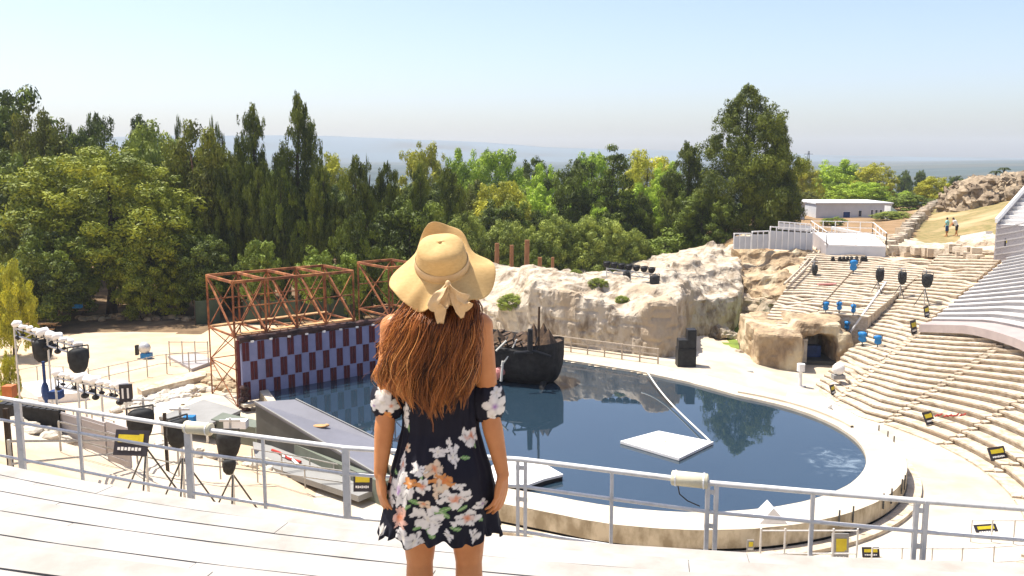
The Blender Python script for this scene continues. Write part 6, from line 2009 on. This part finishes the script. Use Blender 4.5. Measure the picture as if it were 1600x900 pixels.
for li in range(NL):
    s = (li + .5) / NL + rg.normal() * .012; s = min(.995, max(.005, s))
    ye = interp([(0, 606), (.10, 618), (.22, 632), (.35, 640), (.5, 642), (.7, 644), (.85, 638), (1, 622)], s) + rg.normal() * 12 - 10
    lay = rg.random()
    base = lockpts(s, ye, lay)
    ph = rg.random() * 6.28; fr = 1.4 + rg.random() * 1.0; am = .010 + .014 * rg.random(); lt = float(np.clip(.44 + .27 * rg.normal() + (.22 if s < .3 else 0) - (.12 if .42 < s < .6 else 0), .02, 1))
    ns = 34
    for q in range(ns):
        off = rg.normal(size=3) * .0072; ph2 = ph + rg.normal() * .16; r0 = .0008 + .0009 * rg.random(); tt = float(np.clip(lt + rg.normal() * .14, 0, 1))
        trim = int(22 - rg.integers(0, 3))
        wild = rg.random() < .05
        wo = rg.normal(size=3) * (.022 if wild else 0)
        pts = []
        for i in range(trim):
            t_ = i / 21
            w_ = am * t_ ** .6
            spread = (.4 + .9 * math.sin(math.pi * min(1, t_ * 1.05)) + (.2 if t_ < .9 else -.3))
            p = base[i] + Vector((math.sin(ph2 + t_ * fr * 6.28) * w_ + off[0] * spread + wo[0] * t_, math.cos(ph2 + t_ * fr * 6.28) * w_ * .6 + off[1] * spread - abs(wo[1]) * t_, off[2] * .3))
            pts.append(p)
        o = len(vs)
        for i, p in enumerate(pts):
            r = r0 * (1.0 if i < trim - 5 else (trim - i) / 5.5)
            for k in range(3):
                a = 2.094 * k + .5
                vs.append((p.x + math.cos(a) * r, p.y + math.sin(a) * r, p.z))
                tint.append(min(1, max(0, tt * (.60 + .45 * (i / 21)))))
        for i in range(len(pts) - 1):
            for k in range(3): fs.append((o + i * 3 + k, o + i * 3 + (k + 1) % 3, o + (i + 1) * 3 + (k + 1) % 3, o + (i + 1) * 3 + k))
# loose hairs blown to the left from under the brim
for q in range(70):
    a = W(640 + rg.random() * 30, 462 + rg.random() * 12, -.06); e = W(582 + rg.random() * 45, 500 + rg.random() * 70, -.10 - .05 * rg.random()); m_ = a.lerp(e, .5) + Vector((.006, -.02, .012 * rg.normal()))
    o = len(vs); n = 12; tt = .55 + .3 * rg.random()
    for i in range(n):
        t_ = i / (n - 1); p = a * (1 - t_) ** 2 + m_ * 2 * t_ * (1 - t_) + e * t_ ** 2 + Vector((0, 0, .004 * math.sin(t_ * 9 + q)))
        for k in range(3): vs.append((p.x + math.cos(2.094 * k) * .0013, p.y + math.sin(2.094 * k) * .0013, p.z)); tint.append(tt)
    for i in range(n - 1):
        for k in range(3): fs.append((o + i * 3 + k, o + i * 3 + (k + 1) % 3, o + (i + 1) * 3 + (k + 1) % 3, o + (i + 1) * 3 + k))
me = bpy.data.meshes.new('hair'); L = wl(woman)
# dark under layer that closes the gaps
ub = MB(); rings = []
for py in (456, 475, 495, 515, 540, 565, 585, 600, 612):
    l = interp([(456, 652), (480, 640), (500, 624), (520, 615), (560, 600), (590, 597), (612, 625)], py); r_ = interp([(456, 728), (480, 738), (500, 737), (560, 734), (590, 729), (612, 712)], py)
    c = W((l + r_) / 2, py, -.028 - .045 * sst(470, 520, py)); rings.append((c, (r_ - l) / 2 / FPX * WY, .05))
o = len(vs); loft(ub, rings, 24)
ub.ball(hc + Vector((0, -.004, .012)), (.080, .078, .09), 20, 12)
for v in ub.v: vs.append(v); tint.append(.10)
fs += [tuple(i + o for i in f) for f in ub.f]
me.from_pydata([tuple(Vector(v) - L) for v in vs], [], fs); me.update(); me.materials.append(M['hair'])
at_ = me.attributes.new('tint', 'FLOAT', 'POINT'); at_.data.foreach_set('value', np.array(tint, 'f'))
me.polygons.foreach_set('use_smooth', [True] * len(me.polygons))
ho = bpy.data.objects.new('hair', me); COL.objects.link(ho); ho.parent = woman

# straw hat
M['straw'] = mat('straw', (.60, .405, .17), (.53, .345, .135), 60, .75, .0007, 420, stretch=(1, 1, 2.5))
M['ribbon'] = mat('ribbon', (.60, .43, .23), (.54, .37, .19), 30, .6, .0008, 240)
tau = R_(36)
axis = Vector((.02, -math.sin(tau), math.cos(tau))).normalized(); bk = Vector((0, -math.cos(tau), -math.sin(tau))); rt = Vector((1, 0, 0))
btn = W(687, 378, -.075)
H0 = btn - axis * .112 + rt * .004
hat = MB(); NA = 160; prof = []
for i in range(12):     # crown from the button down
    a = math.pi / 2 * i / 11
    prof.append((.084 * math.sin(a) ** .80 if i else .0005, .112 - .040 * (1 - math.cos(a)) ** 1.1, 0))
prof += [(.089, .052, 0), (.093, .026, 0), (.096, .004, 0)]
nb = 22
for i in range(1, nb + 1): prof.append((None, None, i / nb))
vs = []
for (r, h, s) in prof:
    for k in range(NA):
        phi = 2 * math.pi * k / NA     # 0 towards the camera (back of the hat)
        cb, sb = math.cos(phi), math.sin(phi)
        if r is not None:
            dent = .006 * math.exp(-((phi - math.pi) / .8) ** 2) * (h / .11)
            p = H0 + (rt * sb + bk * cb) * (r - dent) + axis * (h + .004 * math.sin(3 * phi + 1) * (r / .08))
        else:
            fr_ = sst(.15, .75, -cb)
            L_ = .093 + .008 * abs(sb) ** 2 - .034 * fr_
            rr = .096 + L_ * s
            side = abs(sb) ** 1.6
            drop = .058 * side * s ** 1.15 + .050 * max(0, cb) ** 2 * s ** .9 * (1 - .35 * math.exp(-(min(phi, 2 * math.pi - phi) / .35) ** 2))
            drop -= .060 * fr_ * s ** .8
            wave = .019 * math.sin(4 * phi + .7 + .6 * sb) * s ** 1.5 + .011 * math.sin(7 * phi + 2.1) * s ** 2
            asym = .012 * sb * s ** 1.5         # the right side rides higher
            rr *= 1 - .05 * s * max(0, cb) - .20 * s * math.exp(-((abs(phi - math.pi) - .95) / .42) ** 2)
            pin = .028 * s * (math.exp(-((phi - .62) / .20) ** 2) + math.exp(-((phi - 2 * math.pi + .62) / .20) ** 2))
            p = H0 + (rt * sb + bk * cb) * rr + axis * (.002 - drop + wave + asym + pin)
        vs.append(p)
fs = []
for i in range(len(prof) - 1):
    for k in range(NA): fs.append((i * NA + k, (i + 1) * NA + k, (i + 1) * NA + (k + 1) % NA, i * NA + (k + 1) % NA))
hat.raw(vs, fs)
hato = hat.build('straw_hat', M['straw'], woman, smooth=True)
md = hato.modifiers.new('t', 'SOLIDIFY'); md.thickness = .0025; md.offset = -1
bb = MB(); bb.ball(btn + axis * .001, (.007, .007, .005), 12, 8); bb.build('button', M['straw'], hato, smooth=True)
# band and bow
band = MB(); vs = []; fs = []
for r, h in ((.0925, .034), (.0945, .032), (.0975, .006), (.0955, .004)):
    for k in range(NA):
        phi = 2 * math.pi * k / NA; vs.append(H0 + (rt * math.sin(phi) + bk * math.cos(phi)) * (r + .0012) + axis * h)
for i in range(3):
    for k in range(NA): fs.append((i * NA + k, (i + 1) * NA + k, (i + 1) * NA + (k + 1) % NA, i * NA + (k + 1) % NA))
band.raw(vs, fs); band.build('band', M['ribbon'], hato, smooth=True)
def strip(pts, ws, name, across=Vector((1, 0, 0)), curl=.25):
    """ribbon strip through points with given widths"""
    bm_ = MB(); vs = []; fs = []; n = 7
    # resample smoothly
    P_ = []; W_ = []
    for i in range(len(pts) - 1):
        p0 = pts[max(0, i - 1)]; p1 = pts[i]; p2 = pts[i + 1]; p3 = pts[min(len(pts) - 1, i + 2)]
        for q in range(8):
            t_ = q / 8
            P_.append(.5 * ((2 * p1) + (p2 - p0) * t_ + (2 * p0 - 5 * p1 + 4 * p2 - p3) * t_ ** 2 + (3 * p1 - p0 - 3 * p2 + p3) * t_ ** 3))
            W_.append(ws[i] * (1 - t_) + ws[i + 1] * t_)
    P_.append(pts[-1]); W_.append(ws[-1])
    for i, p in enumerate(P_):
        d = (P_[min(i + 1, len(P_) - 1)] - P_[max(0, i - 1)]).normalized()
        ac = (across - d * across.dot(d)).normalized(); nn = d.cross(ac)
        for k in range(n):
            u = (k / (n - 1) - .5)
            vs.append(p + ac * u * W_[i] + nn * (curl * W_[i] * (u * u * 2 - .2) + .002 * math.sin(i * .8 + k)))
    for i in range(len(P_) - 1):
        for k in range(n - 1): fs.append((i * n + k, (i + 1) * n + k, (i + 1) * n + k + 1, i * n + k + 1))
    bm_.raw(vs, fs); o = bm_.build(name, M['ribbon'], hato, smooth=True)
    md = o.modifiers.new('t', 'SOLIDIFY'); md.thickness = .0016
    return o
kn = W(700, 444, -.150)
strip([kn, W(688, 458, -0.169), W(677, 476, -0.174), W(690, 481, -0.159), W(699, 468, -0.149), kn + Vector((0, .004, -.008))], [.012, .030, .040, .036, .026, .012], 'bow_loop', Vector((.8, 0, .45)))
strip([kn + Vector((.002, 0, 0)), W(716, 462, -0.169), W(731, 470, -0.169), W(722, 480, -0.154), W(708, 466, -0.144), kn + Vector((0, .004, -.008))], [.012, .030, .040, .036, .024, .012], 'bow_loop', Vector((-.35, 0, .9)))
strip([kn, W(692, 466, -0.159), W(688, 486, -0.159), W(688, 506, -0.144)], [.012, .030, .040, .022], 'bow_tail', Vector((1, 0, -.1)))
strip([kn, W(710, 466, -0.154), W(719, 484, -0.154), W(722, 497, -0.144)], [.012, .028, .036, .010], 'bow_tail', Vector((1, 0, .25)))
k_ = MB(); k_.ball(kn, (.010, .009, .014), 12, 8); k_.build('bow_knot', M['ribbon'], hato, smooth=True)

# two visitors on the grass
def visitor(px, py, h, lab, shirt, shorts, bend, face, bag=False):
    p = atg(px, py); t = empty('person', p, 0, lab, 'person'); k = h / 1.7
    f = Vector((math.cos(face), math.sin(face), 0)); s_ = Vector((-f.y, f.x, 0))
    def q(fw, sd__, up): return p + (f * fw + s_ * sd__ + Vector((0, 0, up))) * k
    hip = q(0, 0, .9); ch = q(math.sin(bend) * .42, 0, .9 + .42 * math.cos(bend)); nk = q(math.sin(bend) * .55, 0, .9 + .55 * math.cos(bend)); hd = q(math.sin(bend) * .66 + .02, 0, .9 + .70 * math.cos(bend))
    b = MB()
    limb(b, [hip, hip.lerp(ch, .5), ch, nk], [.15 * k, .14 * k, .16 * k, .07 * k]); b.ball(hd, (.085 * k, .085 * k, .115 * k), 12, 10); limb(b, [nk, hd], [.055 * k, .05 * k])
    b.ball(hd + f * .09 * k - Vector((0, 0, .01)), (.018, .018, .025), 6, 5)
    for sd__ in (-1, 1):
        kn_ = q(.06 * sd__, .10 * sd__, .48); an = q(-.08 * sd__, .11 * sd__, .07)
        limb(b, [q(0, .08 * sd__, .88), kn_, an, an + f * .16 * k - Vector((0, 0, .03))], [.09 * k, .06 * k, .04 * k, .035 * k])
        sh = nk + s_ * .19 * sd__ * k - Vector((0, 0, .04)); el = sh + (Vector((0, 0, -.29)) + f * (.08 + .1 * bend)) * k; wr = el + (Vector((0, 0, -.20)) + f * (.12 + .15 * bend)) * k
        limb(b, [sh, el, wr, wr + Vector((0, 0, -.08)) * k], [.05 * k, .042 * k, .03 * k, .03 * k])
    fused('body', b, .022, 2, M['skin'], t)
    b = MB(); limb(b, [q(0, 0, .86), hip.lerp(ch, .5), ch, nk - Vector((0, 0, .05))], [.165 * k, .155 * k, .178 * k, .10 * k], 12)
    for sd__ in (-1, 1):
        sh = nk + s_ * .19 * sd__ * k - Vector((0, 0, .04)); limb(b, [nk - Vector((0, 0, .05)), sh, sh + (Vector((0, 0, -.2)) + f * .05) * k], [.08 * k, .065 * k, .06 * k], 10)
    fused('shirt', b, .025, 2, shirt, t)
    b = MB(); 
    for sd__ in (-1, 1): limb(b, [q(0, .06 * sd__, .90), q(.04 * sd__, .10 * sd__, .56)], [.135 * k, .095 * k], 12)
    fused('shorts', b, .025, 2, shorts, t)
    b = MB(); b.ball(hd - f * .015 + Vector((0, 0, .03)), (.095 * k, .095 * k, .105 * k), 12, 8); b.build('hair', M['black'], t, smooth=True)
    return t
M['teal'] = mat('teal', (.35, .66, .60), (.18, .38, .35), 6, .8)
visitor(1479, 370, 1.9, 'far visitor in a pale teal shirt standing on the grass at the top right', M['teal'], M['bluedark'], .05, 2.6)
visitor(1494, 369, 1.9, 'far visitor in a white shirt leaning over on the grass at the top right', M['white'], M['black'], .5, 2.9)
p = atg(1488, 364); b = MB(); b.ball(p + Vector((0, -.1, .95)), (.18, .14, .26), 10, 8); b.tube([p + Vector((-.1, -.1, 1.15)), p + Vector((.1, 0, 1.45)), p + Vector((.3, .1, 1.2))], .02, 5)
tag(b.build('backpack', M['black'], smooth=True, loc=p + Vector((0, -.1, .7))), 'small black bag held between the two far visitors', 'bag')
# ------------------------------------------------------------ haze
hz = MB(); hz.box((0, 1920, 22), (12800, 4000, 140))
hm = bpy.data.materials.new('haze'); hm.use_nodes = True
t = hm.node_tree; t.nodes.remove(t.nodes["Principled BSDF"])
pv = t.nodes.new("ShaderNodeVolumePrincipled")
pv.inputs["Color"].default_value = (.88, .94, 1.0, 1)
pv.inputs["Density"].default_value = 0.00020
pv.inputs["Anisotropy"].default_value = 0.1
t.links.new(pv.outputs[0], t.nodes["Material Output"].inputs["Volume"])
tag(hz.build('haze', hm), kind='stuff')
bpy.data.objects['haze'].visible_shadow = True

# the moulds the floodlights were copied from are not part of the place
for ch in list(hp.children): bpy.data.objects.remove(ch)
bpy.data.objects.remove(hp)
